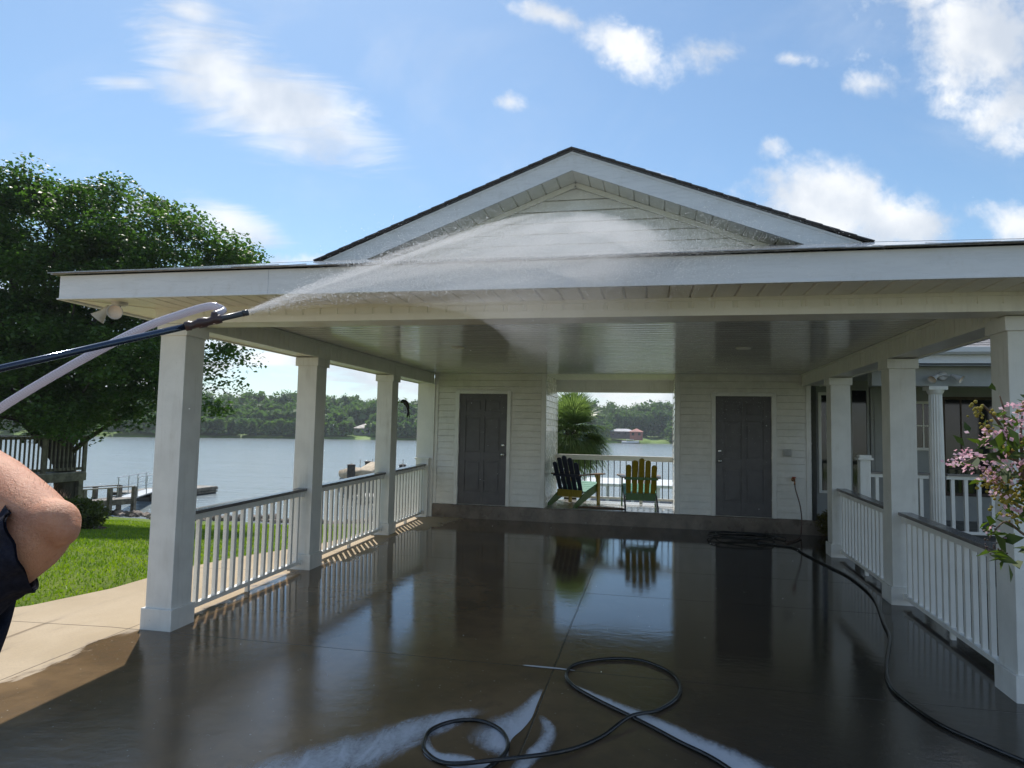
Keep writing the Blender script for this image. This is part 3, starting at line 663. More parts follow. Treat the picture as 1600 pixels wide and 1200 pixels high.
win(2.90, 3.30, .62, 2.42); win(3.42, 3.74, .25, 2.5, 'door', .04, fm=HSIDE); 
m = MB(); m.box(3.76, 12.95, .24, 4.36, 12.98, 2.5); m.box(3.82, 12.94, .4, 4.30, 12.951, 2.25); m.build('shutter_panel', HSIDE, house, bevel=.004)
win(4.42, 4.80, 1.42, 2.28, 'window', .05, (4.61,), (1.85,)); win(4.9, 5.9, .66, 2.36, 'window', .05, (5.2,), (1.12,), fm=BROWN); win(6.1, 7.1, .66, 2.36, 'window', .05, (6.6,), fm=BROWN)
m = MB(); m.box(3.05, 10.42, 2.36, 10.4, 10.62, 2.63); m.build('porch_beam', HSIDE, house, bevel=.004)
m = MB(); m.box(3.35, 10.2, 2.64, 10.5, 10.22, 2.80); m.build('fascia', FASC, house)
m = MB(); prof = [(0, 0), (-.09, .0), (-.12, .03), (-.125, .095), (-.115, .1), (-.11, .03), (-.08, .01), (0, .012)]
for (a, b), (c, d) in zip(prof, prof[1:]): m.q((3.35, 10.2+a, 2.775+b), (3.35, 10.2+c, 2.775+d), (10.5, 10.2+c, 2.775+d), (10.5, 10.2+a, 2.775+b))
m.build('gutter', FASC, house)
rp = roofplane([(3.35, 10.12, 2.87), (10.6, 10.12, 2.87), (10.6, 17, 5.0), (3.35, 17, 5.0)]); q = roofplane([(3.35, 17, 5.0), (10.6, 17, 5.0), (10.6, 21, 3.6), (3.35, 21, 3.6)]); n = len(rp.v); rp.v += q.v; rp.f += [tuple(i+n for i in f) for f in q.f]; rp.m += q.m
yy = 10.12
while yy < 16.9: rp.obox((6.97, yy+.07, 2.87+.3096*(yy-10.12)+.028), (3.62, 0, 0), (0, .07, .07*.3096-.003), (0, 0, .004)); yy += .142
rp.build('roof', mat('grey_shingle', (.22, .21, .21), .7, .2, 30., bump=.004, bscale=120), house)
# porch columns: fluted
def column(x, y):
    m = MB(); n = 64; base = len(m.v); prof = [(0.24+.12, .10), (.24+.16, .095), (1.4, .095), (2.26, .085)]
    for z, r in prof:
        for k in range(n): a = 2*math.pi*k/n; rr = r*(1-.14*(.5+.5*math.cos(a*16))); m.v.append((x+rr*math.cos(a), y+rr*math.sin(a), z))
    for i in range(len(prof)-1):
        for k in range(n): m.f.append((base+i*n+k, base+i*n+(k+1)%n, base+(i+1)*n+(k+1)%n, base+(i+1)*n+k)); m.m.append(0)
    m.box(x-.12, y-.12, .235, x+.12, y+.12, .30); m.lathe([(.12, 0), (.125, .03), (.105, .06), (.1, .06)], (x, y, .30), n=32); m.lathe([(.085, 0), (.1, .02), (.115, .06)], (x, y, 2.25), n=32); m.box(x-.12, y-.12, 2.31, x+.12, y+.12, 2.36)
    return m.build('porch_column', WHITE, house)
column(3.90, 10.52); column(6.6, 10.52)
m = MB(); m.box(2.89, 10.46, .2, 3.03, 10.6, 1.30); m.box(2.86, 10.43, 1.30, 3.06, 10.63, 1.33); m.box(2.88, 10.45, 1.33, 3.04, 10.61, 1.37); m.build('newel_post', WHITE, house, bevel=.004)
def hrail(x0, x1):
    m = MB(); y = 10.53; m.box(x0, y-.03, 1.06, x1, y+.03, 1.11); m.box(x0, y-.025, .31, x1, y+.025, .35); r = m.build('railing', WHITE, house, bevel=.003)
    MB().box(x0, y-.06, 1.112, x1, y+.06, 1.14).build('handrail', RAILD, r, bevel=.003)
    b0 = MB().box(-.022, -.022, .35, .022, .022, 1.06).build('baluster', WHITE, r); n = max(1, int((x1-x0)/.158))
    for i in range(n):
        b = b0 if i == 0 else b0.copy()
        if i: COL.objects.link(b); b.parent = r
        b.location = (x0+(x1-x0)*(i+.5)/n, y, 0)
hrail(3.03, 3.79); hrail(4.01, 6.49)
# flood lights: two cone heads on a round plate
def flood(name, c, heads, lab, plate=(0,0,-1)):
    c = Vector(c); root = thing(name, lab, 'floodlight', c); MM = mat('lamp_housing', (.55, .53, .5), .4, .05, 9.)
    MB().lathe([(0, .03), (.045, .03), (.06, .02), (.065, 0)], c, plate, 24).build('mounting_plate', MM, root, smooth=True)
    for off, aim in heads:
        a = Vector(aim).normalized(); o = c+Vector(plate)*.03+Vector(off)
        h = MB().lathe([(0, -.02), (.02, -.018), (.026, 0), (.028, .05), (.058, .12), (.062, .125), (.058, .123), (.026, .055), (0, .05)], o, a, 24).tube([c+Vector(plate)*.02, o], .011, 8).build('lamp_head', MM, root, smooth=True)
        MB().lathe([(0, .1), (.045, .1), (.052, .112)], o, a, 24).build('lamp_glass', mat('lamp_glass', (.75, .62, .5), .25, .03, 9.), h, smooth=True)
flood('floodlight', (-4.45, 4.84, 2.622), [((-.09, -.02, -.02), (-.6, -.25, -.75)), ((.03, -.03, -.045), (.42, -.85, -.25))], 'twin head white floodlight under the carport eave, front left corner')
flood('floodlight', (3.95, 10.40, 2.50), [((-.09, -.04, -.0), (-.7, -.45, -.5)), ((.1, -.05, -.0), (.6, -.5, -.45))], 'twin head white floodlight above the fluted porch column of the house', (0,-1,0))
# switch box and hose tap on the right rear wall
m = MB(); m.box(2.13, YB-.045, 1.28, 2.26, YB-.012, 1.40); m.box(2.145, YB-.052, 1.295, 2.19, YB-.044, 1.385); m.box(2.2, YB-.052, 1.295, 2.245, YB-.044, 1.385)
tag(m.build('outlet_box', mat('grey_plastic', (.42, .42, .4), .5), bevel=.003), 'small grey double outlet cover on the siding right of the right door', 'outlet')
BRASS = mat('tap_brass', (.35, .17, .08), .4, .1, 20., metal=.8)
t_ = thing('tap', 'reddish brass garden tap low on the wall right of the right door', 'tap', (2.29, YB-.02, .9))
MB().tube([(2.29, YB, .9), (2.29, YB-.09, .9), (2.29, YB-.12, .87), (2.29, YB-.125, .82)], [.013, .013, .013, .015], 10).lathe([(.0, 0), (.035, 0), (.035, .006), (0, .006)], (2.29, YB-.012, .9), (0,-1,0)).build('spout', BRASS, t_, smooth=True)
MB().lathe([(0, .0), (.028, .0), (.032, .006), (.028, .012), (0, .012)], (2.29, YB-.07, .93), (0,-.2,1), 14).tube([(2.29, YB-.07, .9), (2.29, YB-.073, .935)], .006, 6).build('tap_wheel', mat('tap_wheel_red', (.4, .08, .04), .5), t_, smooth=True)
# ------------------------------------------------------------------ hoses
def spline(pts, n=10):
    pts = [Vector(p) for p in pts]; out = []
    for i in range(len(pts)-1):
        p0, p1, p2, p3 = pts[max(i-1, 0)], pts[i], pts[i+1], pts[min(i+2, len(pts)-1)]
        for k in range(n):
            t = k/n; out.append(.5*((2*p1)+(p2-p0)*t+(2*p0-5*p1+4*p2-p3)*t*t+(3*p1-p0-3*p2+p3)*t**3))
    out.append(pts[-1]); return out
HOSE = mat('black_hose', (.012, .014, .016), .2, .2, 20., spec=.6)
def fl(x, y, h=0): return (x, y, fz(y)+.014+h)
hz1 = [fl(1.55, 10.9), fl(2.0, 10.75), fl(2.1, 10.2), fl(2.24, 9.42), fl(2.33, 8.87), fl(2.31, 7.98), fl(2.12, 7.02), fl(2.02, 6.53), fl(1.78, 5.84), fl(1.67, 5.43), fl(1.67, 5.15), fl(1.76, 4.79), fl(1.9, 4.57), fl(2.05, 4.38), fl(2.3, 4.12), fl(2.8, 3.7), fl(3.6, 3.3)]
tag(MB().tube(spline(hz1), .0135, 8).build('black_hose', HOSE, smooth=True), 'long black hose running beside the right railing from the hose heap to the corner', 'hose')
loop = [(.8, 3.2), (.42, 3.9), (.15, 4.17), (-.07, 4.38), (-.37, 4.64), (-.55, 4.84), (-.61, 5.03), (-.56, 5.24), (-.33, 5.41), (-.09, 5.44), (.11, 5.28), (.19, 5.06), (.17, 4.80), (.04, 4.56), (-.13, 4.36), (-.29, 4.11), (-.48, 3.87), (-.8, 3.66), (-1.07, 3.61), (-1.22, 3.69), (-1.28, 3.82), (-1.28, 3.97), (-1.18, 4.1), (-1.03, 4.14), (-.88, 4.05), (-.80, 3.88), (-.82, 3.70), (-.95, 3.45), (-1.4, 2.9), (-2.1, 2.3)]
cross = {14: .028, 26: .0, 25: .0, 27: .0, 17: .028, 16: .01}
tag(MB().tube(spline([fl(x, y, cross.get(i, 0)) for i, (x, y) in enumerate(loop)], 12), .0125, 8).build('black_hose', HOSE, smooth=True), 'black hose lying in two loops on the wet slab in the foreground', 'hose')
# tangle by the right door, and the thin hose from the tap
m = MB(); random.seed(9); pts = []
for k in range(55):
    a = k*.42; r = .38+.2*math.sin(k*.37)+random.uniform(-.04, .04); pts.append((1.55+r*1.25*math.cos(a), 11.25+r*.75*math.sin(a), fz(11.25)+.02+.0012*k+.012*math.sin(k)))
tag(MB().tube(spline(pts, 4), .009, 6).build('coiled_hose', HOSE, smooth=True), 'tangled heap of thin dark hose on the slab in front of the right door', 'hose')
tag(MB().tube(spline([(2.29, YB-.125, .83), (2.30, YB-.14, .74), (2.36, YB-.16, .5), (2.385, YB-.16, .3), (2.37, YB-.2, .1), (2.33, YB-.35, .03), (2.2, YB-.7, .0), (2.0, YB-.95, -.005)]), .0095, 8).build('garden_hose', mat('brown_hose', (.11, .06, .045), .5, .1, 20.), smooth=True), 'thin brown hose hanging down the siding from the tap', 'hose')
# ------------------------------------------------------------------ adirondack chairs
def colm(n, c): return mat(n, c, .35, .1, 12., bump=.0008, bscale=60, stretch=(4, 4, 1))
NAVY, YEL, GRN, TEAL, TAN = colm('navy_paint', (.018, .022, .045)), colm('yellow_paint', (.33, .24, .02)), colm('green_paint', (.06, .15, .03)), colm('teal_paint', (.07, .28, .2)), colm('tan_paint', (.25, .16, .10))
def adirondack(loc, rz_, lab, back, apron, string, leg, arm, seat):
    r = thing('adirondack_chair', lab, 'chair', loc, 'painted wooden garden chairs in the breezeway'); r.rotation_euler = (0, 0, rz_)
    # local frame: front +Y
    def slat(m, i):
        xo = (i-2)*.108; h = (.62, .71, .75, .71, .62)[i]; tilt = math.radians(22); fan = (i-2)*.006
        n = len(m.v); K = 9; w = .047; prof = []
        outl = [(-w*.86, 0), (w*.86, 0)]+[(w*1.04, h-w)]+[(w*1.04*math.cos(a), h-w+w*math.sin(a)) for a in [math.pi*k/8 for k in range(1, 8)]]+[(-w*1.04, h-w)]
        for yy in (0, .018):
            for a, b in outl:
                x = xo+a+fan*b/.7; m.v.append((x, -.20-b*math.sin(tilt)-yy, .235+b*math.cos(tilt)-yy*.3))
        L = len(outl); m.f.append(tuple(n+k for k in range(L))); m.f.append(tuple(n+L+k for k in reversed(range(L)))); m.m += [0, 0]
        for k in range(L): m.f.append((n+k, n+L+k, n+L+(k+1)%L, n+(k+1)%L)); m.m.append(0)
    for i in range(5): mm = MB(); slat(mm, i); mm.build('back_slat', back, r, local=True)
    m = MB(); m.bar((-.30, -.36, .56), (.30, -.36, .56), .03, .05); m.build('back_brace', apron if back is not NAVY else back, r, local=True, bevel=.003)
    MB().bar((-.265, -.265, .225), (.265, -.265, .225), .022, .13).build('rear_apron', apron, r, local=True, bevel=.003)
    for s in (-1, 1):
        MB().q((s*.27, .33, .40), (s*.27, .33, .27), (s*.27, -.46, .0), (s*.27, -.56, .0), (s*.27, -.55, .055), (s*.27, -.22, .235)).q((s*.295, .33, .40), (s*.295, -.22, .235), (s*.295, -.55, .055), (s*.295, -.56, .0), (s*.295, -.46, .0), (s*.295, .33, .27)) \
            .q((s*.27, .33, .40), (s*.27, -.22, .235), (s*.295, -.22, .235), (s*.295, .33, .40)).q((s*.27, -.22, .235), (s*.27, -.55, .055), (s*.295, -.55, .055), (s*.295, -.22, .235)).q((s*.27, -.55, .055), (s*.27, -.56, 0), (s*.295, -.56, 0), (s*.295, -.55, .055)) \
            .q((s*.27, .33, .27), (s*.295, .33, .27), (s*.295, -.46, 0), (s*.27, -.46, 0)).q((s*.27, .33, .40), (s*.295, .33, .40), (s*.295, .33, .27), (s*.27, .33, .27)).build('stringer', string, r, local=True)
        MB().box(s*.297, .24, 0, s*.325, .335, .565).build('front_leg', leg, r, local=True, bevel=.003)
        MB().q((s*.297, .25, .56), (s*.297, .16, .56), (s*.297, .235, .42)).q((s*.315, .25, .56), (s*.315, .235, .42), (s*.315, .16, .56)).q((s*.297, .16, .56), (s*.315, .16, .56), (s*.315, .235, .42), (s*.297, .235, .42)).build('arm_bracket', leg, r, local=True)
        m = MB(); w0, w1 = .115, .075; xi = s*.26
        a = [(xi, .40), (xi+s*.14, .40), (xi+s*.15, .30), (xi+s*.12, .05), (xi+s*.09, -.38), (xi+s*.02, -.40), (xi, -.30)]
        if s < 0: a = a[::-1]
        m.q(*[(x, y, .59) for x, y in a]); m.q(*[(x, y, .567) for x, y in reversed(a)])
        for k in range(len(a)): p_, q_ = a[k], a[(k+1)%len(a)]; m.q((*p_, .567), (*q_, .567), (*q_, .59), (*p_, .59))
        m.build('armrest', arm, r, local=True)
    m = MB()
    for k in range(6): y = .30-k*.088; z = .41-.30*(.33-y); m.obox((0, y, z), (.29, 0, 0), (0, .038, .0114), (0, -.002, .009))
    m.build('seat', seat, r, local=True)
    MB().bar((-.295, .335, .34), (.295, .335, .34), .02, .11).build('front_apron', seat, r, local=True)
    return r
adirondack((-1.42, 12.86, ZS+.005), math.radians(-24), 'garden chair with a navy blue slatted back and green and yellow legs, left one', NAVY, YEL, GRN, YEL, TAN, TEAL)
adirondack((-.24, 12.68, ZS+.005), math.radians(5), 'garden chair with a mustard yellow slatted back and green apron, right one', YEL, GRN, NAVY, GRN, TAN, TEAL)
m = MB(); K = 26; o_ = [(.42*math.cos(2*math.pi*k/K), .17*math.sin(2*math.pi*k/K)*(1.0 if k < K/2 else .6)) for k in range(K)]
m.q(*[(-.92+a, 12.33+b, ZS+.022) for a, b in o_])
for k in range(K): p_, q_ = o_[k], o_[(k+1)%K]; m.q((-.92+p_[0], 12.33+p_[1], ZS+.004), (-.92+q_[0], 12.33+q_[1], ZS+.004), (-.92+q_[0], 12.33+q_[1], ZS+.022), (-.92+p_[0], 12.33+p_[1], ZS+.022))
tag(m.build('doormat', mat('coir_mat', (.11, .06, .03), .95, .2, 60., bump=.003, bscale=200)), 'brown coir mat on the breezeway step between the two chairs', 'doormat')
# dark ornament on a bracket behind the third left post
oz = P(626, 625, 10.05*.98+.9)
c = Vector((XL-.02+.0, YL[2]+PW+.02, 0)); c.z = 2.03
orn = thing('hanging_ornament', 'small black drooping bird shaped ornament on the far side of the third left post', 'ornament', c)
MB().tube([c+Vector((-.1, -.05, -.02)), c+Vector((.0, .0, .0)), c+Vector((.06, 0, .015))], .008, 6).build('bracket', BLACKM, orn)
def orn_body(c):
    m = MB(); pts = [Vector((.03, 0, .0)), Vector((.07, 0, .02)), Vector((.115, 0, -.01)), Vector((.15, 0, -.08)), Vector((.16, 0, -.15)), Vector((.165, 0, -.2))]
    m.tube([c+p for p in spline(pts, 4)], [.024+.038*math.sin(math.pi*min(1, k/14)) for k in range(21)], 10, flat=.6); m.tube([c+Vector((.155, 0, -.17)), c+Vector((.135, .01, -.25))], [.02, .006], 6); m.tube([c+Vector((.165, 0, -.17)), c+Vector((.185, -.01, -.24))], [.02, .005], 6); return m
orn_body(c).build('body', BLACKM, orn, smooth=True)
# clipped shrub at the end of the slab
def shrub(name, c, rad, n, size, mt, lab, cat, flat=1.):
    c = Vector(c); r = thing(name, lab, cat, c); q = RNG.normal(size=(n, 3)); q /= np.linalg.norm(q, axis=1)[:, None]; q *= (RNG.uniform(.55, 1.02, n))[:, None]*np.array(rad); q += RNG.normal(size=(n, 3))*size*.4
    leaf_mesh(q+np.array(c)+np.array([0, 0, rad[2]*.95]), size, 'foliage', mt, r, aspect=.6)
    m = MB()
    for k in range(9): a = k*.7; m.tube([c+Vector((0, 0, -.03)), c+Vector((math.cos(a)*rad[0]*.4, math.sin(a)*rad[1]*.4, rad[2]*.9)), c+Vector((math.cos(a)*rad[0]*.75, math.sin(a)*rad[1]*.75, rad[2]*1.4))], [.02, .012, .005], 5)
    m.build('stem', BARK, r)
shrub('shrub', (2.86, 11.9, -.02), (.24, .24, .24), 2600, .035, leafmat('box_leaf', (.07, .07, .012), (.14, .12, .03), 5, .2), 'low rounded olive green shrub at the foot of the right rear corner', 'shrub')
bp_ = P(118, 850, 1); d_ = (bp_-CAM); s_ = 17.2; pos = CAM+d_*s_
shrub('shrub', (pos.x, pos.y, gz(pos.x, pos.y)), (.75, .6, .42), 4200, .085, leafmat('azalea_leaf', (.03, .045, .012), (.12, .14, .02), 2.5, .35), 'dark rounded shrub in a mulch bed on the lawn, below the raised elbow', 'shrub')
mu = MB(); K = 30; mu.q(*[(pos.x-.3+1.1*math.cos(2*math.pi*k/K)*(1+.1*math.sin(k*2.3)), pos.y+.6*math.sin(2*math.pi*k/K), gz(pos.x, pos.y)+.05+.0) for k in range(K)]); tag(mu.build('mulch', mat('red_mulch', (.11, .04, .025), .95, .3, 40., bump=.02, bscale=90)), 'patch of reddish brown mulch under the lawn shrub', 'mulch', kind='stuff')
# ------------------------------------------------------------------ wooden deck on the left
def onz(x, y, z):
    d = P(x, y, 1)-CAM; return CAM+d*((z-CAM.z)/d.z)
def ony(x, y, Y):
    d = P(x, y, 1)-CAM; return CAM+d*(Y/d.y)
WOOD = mat('weathered_wood', (.15, .13, .10), .8, .2, 5., bump=.003, bscale=40, stretch=(1, 1, 1)); WOODD = mat('grey_wood', (.24, .22, .19), .8, .18, 5., bump=.003, bscale=40)
deck = thing('wooden_deck', 'raised weathered wooden deck with a baluster railing, under the big tree on the left', 'deck', (-20, 17.5, -1.5))
DX1, DX0, DY0, DY1, DZ = -18.55, -26., 16., 19.2, -.03
m = MB(); k = DX0
while k < DX1: m.box(k, DY0, DZ-.035, min(k+.135, DX1), DY1, DZ); k += .142
m.build('deck_boards', WOODD, deck)
m = MB(); m.box(DX0, DY0-.04, DZ-.30, DX1+.02, DY0, DZ-.037); m.box(DX1-.02, DY0, DZ-.30, DX1+.02, DY1, DZ-.037); m.box(DX0, DY1-.04, DZ-.3, DX1-.02, DY1, DZ-.037)
for k in range(6): m.box(DX0+k*1.15, DY0, DZ-.25, DX0+k*1.15+.04, DY1-.04, DZ-.04)
m.build('rim_joist', WOOD, deck)
for x in (-18.66, -20.4, -23.0, -25.6):
    for y in (DY0+.12, DY1-.15): MB().box(x-.09, y-.09, gz(x, y)-.2, x+.09, y+.09, DZ-.3).build('support_post', WOOD, deck)
for a, b, n in (((DX0, DY0+.05), (DX1-.04, DY0+.05), 52), ((DX1-.04, DY0+.05), (DX1-.04, DY1-.06), 20)):
    A, B = Vector((*a, 0)), Vector((*b, 0)); m = MB()
    up = Vector((0, 0, 1)); m.bar(A+up*1.15, B+up*1.15, .14, .035); m.bar(A+up*1.08, B+up*1.08, .04, .09); m.bar(A+up*(DZ+.1), B+up*(DZ+.1), .04, .09)
    for q in (0, .5, 1) if n > 30 else (.5, 1): p = A.lerp(B, q); m.box(p.x-.05, p.y-.05, DZ, p.x+.05, p.y+.05, 1.13)
    r = m.build('railing', WOOD, deck)
    if n > 30:
        b0 = MB().box(-.02, -.02, DZ+.06, .02, .02, 1.11).build('baluster', WOOD, r)
        for k in range(n):
            p = A.lerp(B, (k+.5)/n); bb = b0 if k == 0 else b0.copy()
            if k: COL.objects.link(bb); bb.parent = r
            bb.location = (p.x, p.y-.035, 0)
    else:
        b0 = MB().box(-.02, -.02, DZ+.06, .02, .02, 1.11).build('baluster', WOOD, r)
        for k in range(n):
            p = A.lerp(B, (k+.5)/n); bb = b0 if k == 0 else b0.copy()
            if k: COL.objects.link(bb); bb.parent = r
            bb.location = (p.x+.035, p.y, 0)
# ------------------------------------------------------------------ docks on the lake
dk = thing('fixed_dock', 'wooden fixed dock with a low handrail reaching out from the left bank', 'dock', onz(170, 790, -2.3))
za = -2.25; a, b = onz(40, 793, za), onz(209, 779, za)
a.z = b.z = za; d = (b-a).normalized(); sd_ = Vector((-d.y, d.x, 0))
m = MB(); m.bar(a+sd_*.6, b+sd_*.6, 1.2, .05); m.build('dock_boards', WOODD, dk)
MB().bar(a-Vector((0, 0, .15)), b-Vector((0, 0, .15)), .06, .22).bar(a+sd_*1.2-Vector((0, 0, .15)), b+sd_*1.2-Vector((0, 0, .15)), .06, .22).build('rim_joist', WOOD, dk)
L = (b-a).length; n = 4
for s_ in (0, 1.2):
    for k in range(n+1): p = a+d*L*k/n+sd_*s_; MB().box(p.x-.09, p.y-.09, LAKE-.6, p.x+.09, p.y+.09, za+.62).build('support_post', WOOD, dk)
    MB().bar(a+sd_*s_+Vector((0, 0, .62)), b+sd_*s_+Vector((0, 0, .62)), .16, .05).build('handrail', WOODD, dk)
gw = thing('gangway', 'narrow metal gangway with thin pipe rails between the fixed dock and the floating dock', 'gangway', b)
e = onz(250, 765, -2.5); e.z = -2.5; p0 = b+sd_*.6; e2 = e+sd_*.5
GAL = mat('galvanised', (.4, .41, .42), .4, .06, 8., metal=.7)
MB().bar(p0, e2, .9, .06).build('walkway', GAL, gw)
gd = (e2-p0).normalized(); gs = Vector((-gd.y, gd.x, 0)).normalized(); GL = (e2-p0).length
for s_ in (-.45, .45):
    m = MB()
    for k in range(4): p = p0+gd*GL*(k+.1)/3.3+gs*s_; m.tube([p, p+Vector((0, 0, 1.05))], .025, 6)
    m.tube([p0+gs*s_+Vector((0, 0, 1.05)), e2+gs*s_+Vector((0, 0, 1.05))], .022, 6).tube([p0+gs*s_+Vector((0, 0, .55)), e2+gs*s_+Vector((0, 0, .55))], .018, 6); m.build('railing', GAL, gw)
fd = thing('floating_dock', 'low floating dock with a pale deck and dark layered sides, seen behind the nearest post', 'dock', onz(290, 765, -3))
q1, q2 = onz(236, 772, -2.55), onz(340, 760, -2.55); q1.z = q2.z = -2.55; fdv = (q2-q1); fl_ = fdv.length; fdv.normalize(); fs_ = Vector((-fdv.y, fdv.x, 0)); 
MB().bar(q1+fs_*1.4, q2+fs_*1.4, 2.8, .05).build('dock_boards', WOODD, fd)
MB().bar(q1-Vector((0, 0, .12)), q2-Vector((0, 0, .12)), .07, .16).bar(q2-Vector((0, 0, .12)), q2+fs_*2.8-Vector((0, 0, .12)), .07, .16).bar(q1+fs_*2.8-Vector((0, 0, .12)), q2+fs_*2.8-Vector((0, 0, .12)), .07, .16).bar(q1-Vector((0, 0, .30)), q2-Vector((0, 0, .30)), .05, .1).build('rim_joist', WOOD, fd)
MB().bar(q1+fs_*1.4-Vector((0, 0, .37)), q2+fs_*1.4-Vector((0, 0, .37)), 2.6, .3).build('float', mat('black_float', (.02, .02, .02), .5), fd)
# boat lift seen between the left posts
PIL = mat('piling_wood', (.05, .042, .035), .8, .2, 4.)
for (x, y, yt, lb) in ((549, 765, 727, 'left of the tan covered boat'), (575, 757, 722, 'behind the tan covered boat'), (629, 757, 727, 'between the last two left posts of the carport')):
    p = onz(x, 775, LAKE); D_ = 46. if x < 560 else 52.; dv = (P(x, yt, 1)-CAM); tp = CAM+dv*(D_/dv.length); hgt = tp.z
    tag(MB().tube([(tp.x, tp.y, LAKE-1), (tp.x, tp.y, hgt)], .26 if x != 575 else .22, 12).lathe([(.3, 0), (.27, .05), (0, .12)], (tp.x, tp.y, hgt), n=12).build('piling', PIL, smooth=False), f'dark round dock piling {lb}', 'piling', 'pilings of the boat dock')
for x, yt, lb in ((563, 718, 'left of the tan covered boat'), (582.5, 717, 'just right of the tan boat cover'), (630, 718, 'between the last two left posts')):
    dv = (P(x, yt, 1)-CAM); tp = CAM+dv*(49/dv.length); tag(MB().tube([(tp.x, tp.y, LAKE-1), (tp.x, tp.y, tp.z)], .03, 6).build('guide_pole', GAL), f'thin vertical boat lift pole standing in the lake {lb}', 'pole', 'guide poles by the boat lift')
dv = P(588, 738, 1)-CAM; bc = CAM+dv*(48/dv.length); boat = thing('covered_boat', 'moored boat under a tan fabric cover, behind the second and third left posts', 'boat', (bc.x, bc.y, LAKE))
def loft(secs, n=16):
    m = MB(); 
    for (cx, w, zb, zt, pw) in secs:
        for k in range(n):
            a = 2*math.pi*k/n; ca, sa = math.cos(a), math.sin(a); m.v.append((cx, w*math.copysign(abs(ca)**pw, ca), (zb+zt)/2+(zt-zb)/2*math.copysign(abs(sa)**pw, sa)))
    for i in range(len(secs)-1):
        for k in range(n): m.f.append((i*n+k, i*n+(k+1)%n, (i+1)*n+(k+1)%n, (i+1)*n+k)); m.m.append(0)
    m.f.append(tuple(range(n))[::-1]); m.f.append(tuple((len(secs)-1)*n+k for k in range(n))); m.m += [0, 0]; return m
boat.rotation_euler = (0, 0, .9)
loft([(-2.3, 1.0, .1, 1.3, .5), (-.5, 1.1, .0, 1.3, .5), (1.5, .95, .05, 1.35, .6), (3., .2, .6, 1.4, .8)]).build('hull', mat('boat_hull', (.05, .06, .08), .3), boat, local=True, smooth=True)
loft([(-2.35, .98, 1.22, 1.75, .55), (-1.6, 1.1, 1.24, 1.95, .7), (-.9, 1.1, 1.24, 1.85, .8), (-.2, 1.1, 1.24, 2.3, .9), (.4, 1.05, 1.24, 2.25, .9), (1.0, 1., 1.28, 1.85, .8), (2.2, .6, 1.32, 1.7, .8), (3.02, .15, 1.36, 1.5, .8)]).build('cover', mat('tan_canvas', (.42, .34, .24), .8, .12, 3., bump=.03, bscale=4), boat, local=True, smooth=True)
# near dock below the opening, with pale pontoons and a flat roofed lift
CAN = mat('white_canopy', (.62, .63, .62), .5, .05, 2.)
d3 = thing('boathouse', 'low boathouse with flat white roof and brown sides on the water beyond the breezeway', 'boathouse', onz(990, 790, LAKE))
q = onz(925, 778, -2.1); D0 = 38.
def at(x, y, D): dv = P(x, y, 1)-CAM; return CAM+dv*(D/dv.y)
c1, c2 = at(905, 757, D0), at(1075, 757, D0); zr = (c1.z+c2.z)/2
MB().box(c1.x, D0, zr-.16, c2.x, D0+5, zr).build('roof', CAN, d3, bevel=.02)
for x in np.linspace(c1.x+.2, c2.x-.2, 5): MB().box(x-.09, D0+.1, LAKE-.5, x+.09, D0+.28, zr-.17).build('support_post', CAN, d3)
MB().box(c1.x+.3, D0+1.2, LAKE-.1, c2.x-.3, D0+4.2, LAKE+.62).build('hull', mat('brown_hull', (.09, .045, .03), .5), d3, bevel=.1)
MB().box(c1.x-.6, D0-1.6, LAKE+.25, c2.x+.6, D0+.05, LAKE+.38).build('dock_boards', mat('pale_boards', (.5, .48, .44), .7, .1, 5.), d3)
a_, b_ = at(640, 800, 33.5), at(500, 790, 33.5)
d4 = thing('boat_dock', 'wooden dock on the water behind the left railings, its pale tone standing in for glints', 'dock', (b_.x, 36, LAKE))
MB().box(b_.x-.5, 38.5, LAKE+.35, a_.x+4.2, 40.5, LAKE+.47).build('dock_boards', mat('glint_boards', (.5, .48, .45), .7, .12, 4.), d4)  # pale colour of boards and walkway stands in for white glints
for x in np.linspace(b_.x, a_.x+4, 6): MB().box(x-.1, 38.4, LAKE-.6, x+.1, 38.6, LAKE+1.1).build('support_post', WOOD, d4)
MB().box(b_.x+2.5, 34.0, LAKE+.38, b_.x+3.9, 38.48, LAKE+.5).build('walkway', mat('glint_walk', (.5, .48, .45), .7, .12, 4.), d4)
# riprap along the near waterline
rocks = MB(); random.seed(21)
ico = bmesh.new(); bmesh.ops.create_icosphere(ico, subdivisions=1, radius=1); IV = [v.co.copy() for v in ico.verts]; IF = [tuple(v.index for v in f.verts) for f in ico.faces]; ico.free()
x = -36.
while x < 16:
    for _ in range(2):
        y = shoreY(x)+random.uniform(-.5, .35); s_ = random.uniform(.10, .3); n = len(rocks.v); sc = Vector((random.uniform(.8, 1.5), random.uniform(.8, 1.2), random.uniform(.5, .8)))*s_
        R_ = Quaternion(Vector((random.random(), random.random(), random.random())).normalized(), random.uniform(0, 3)); zz = max(gz(x, y), LAKE)+s_*.2
        for v in IV: p = R_@(Vector((v.x*sc.x, v.y*sc.y, v.z*sc.z))*random.uniform(.7, 1.05)); rocks.v.append((x+p.x, y+p.y, zz+p.z))
        rocks.f += [tuple(i+n for i in f) for f in IF]; rocks.m += [0]*len(IF)
    x += random.uniform(.12, .26)
tag(rocks.build('riprap', mat('rock', (.22, .18, .15), .9, .35, 1.5, bump=.02, bscale=12)), 'loose brown and grey boulders lining the near waterline', 'rocks', kind='stuff')
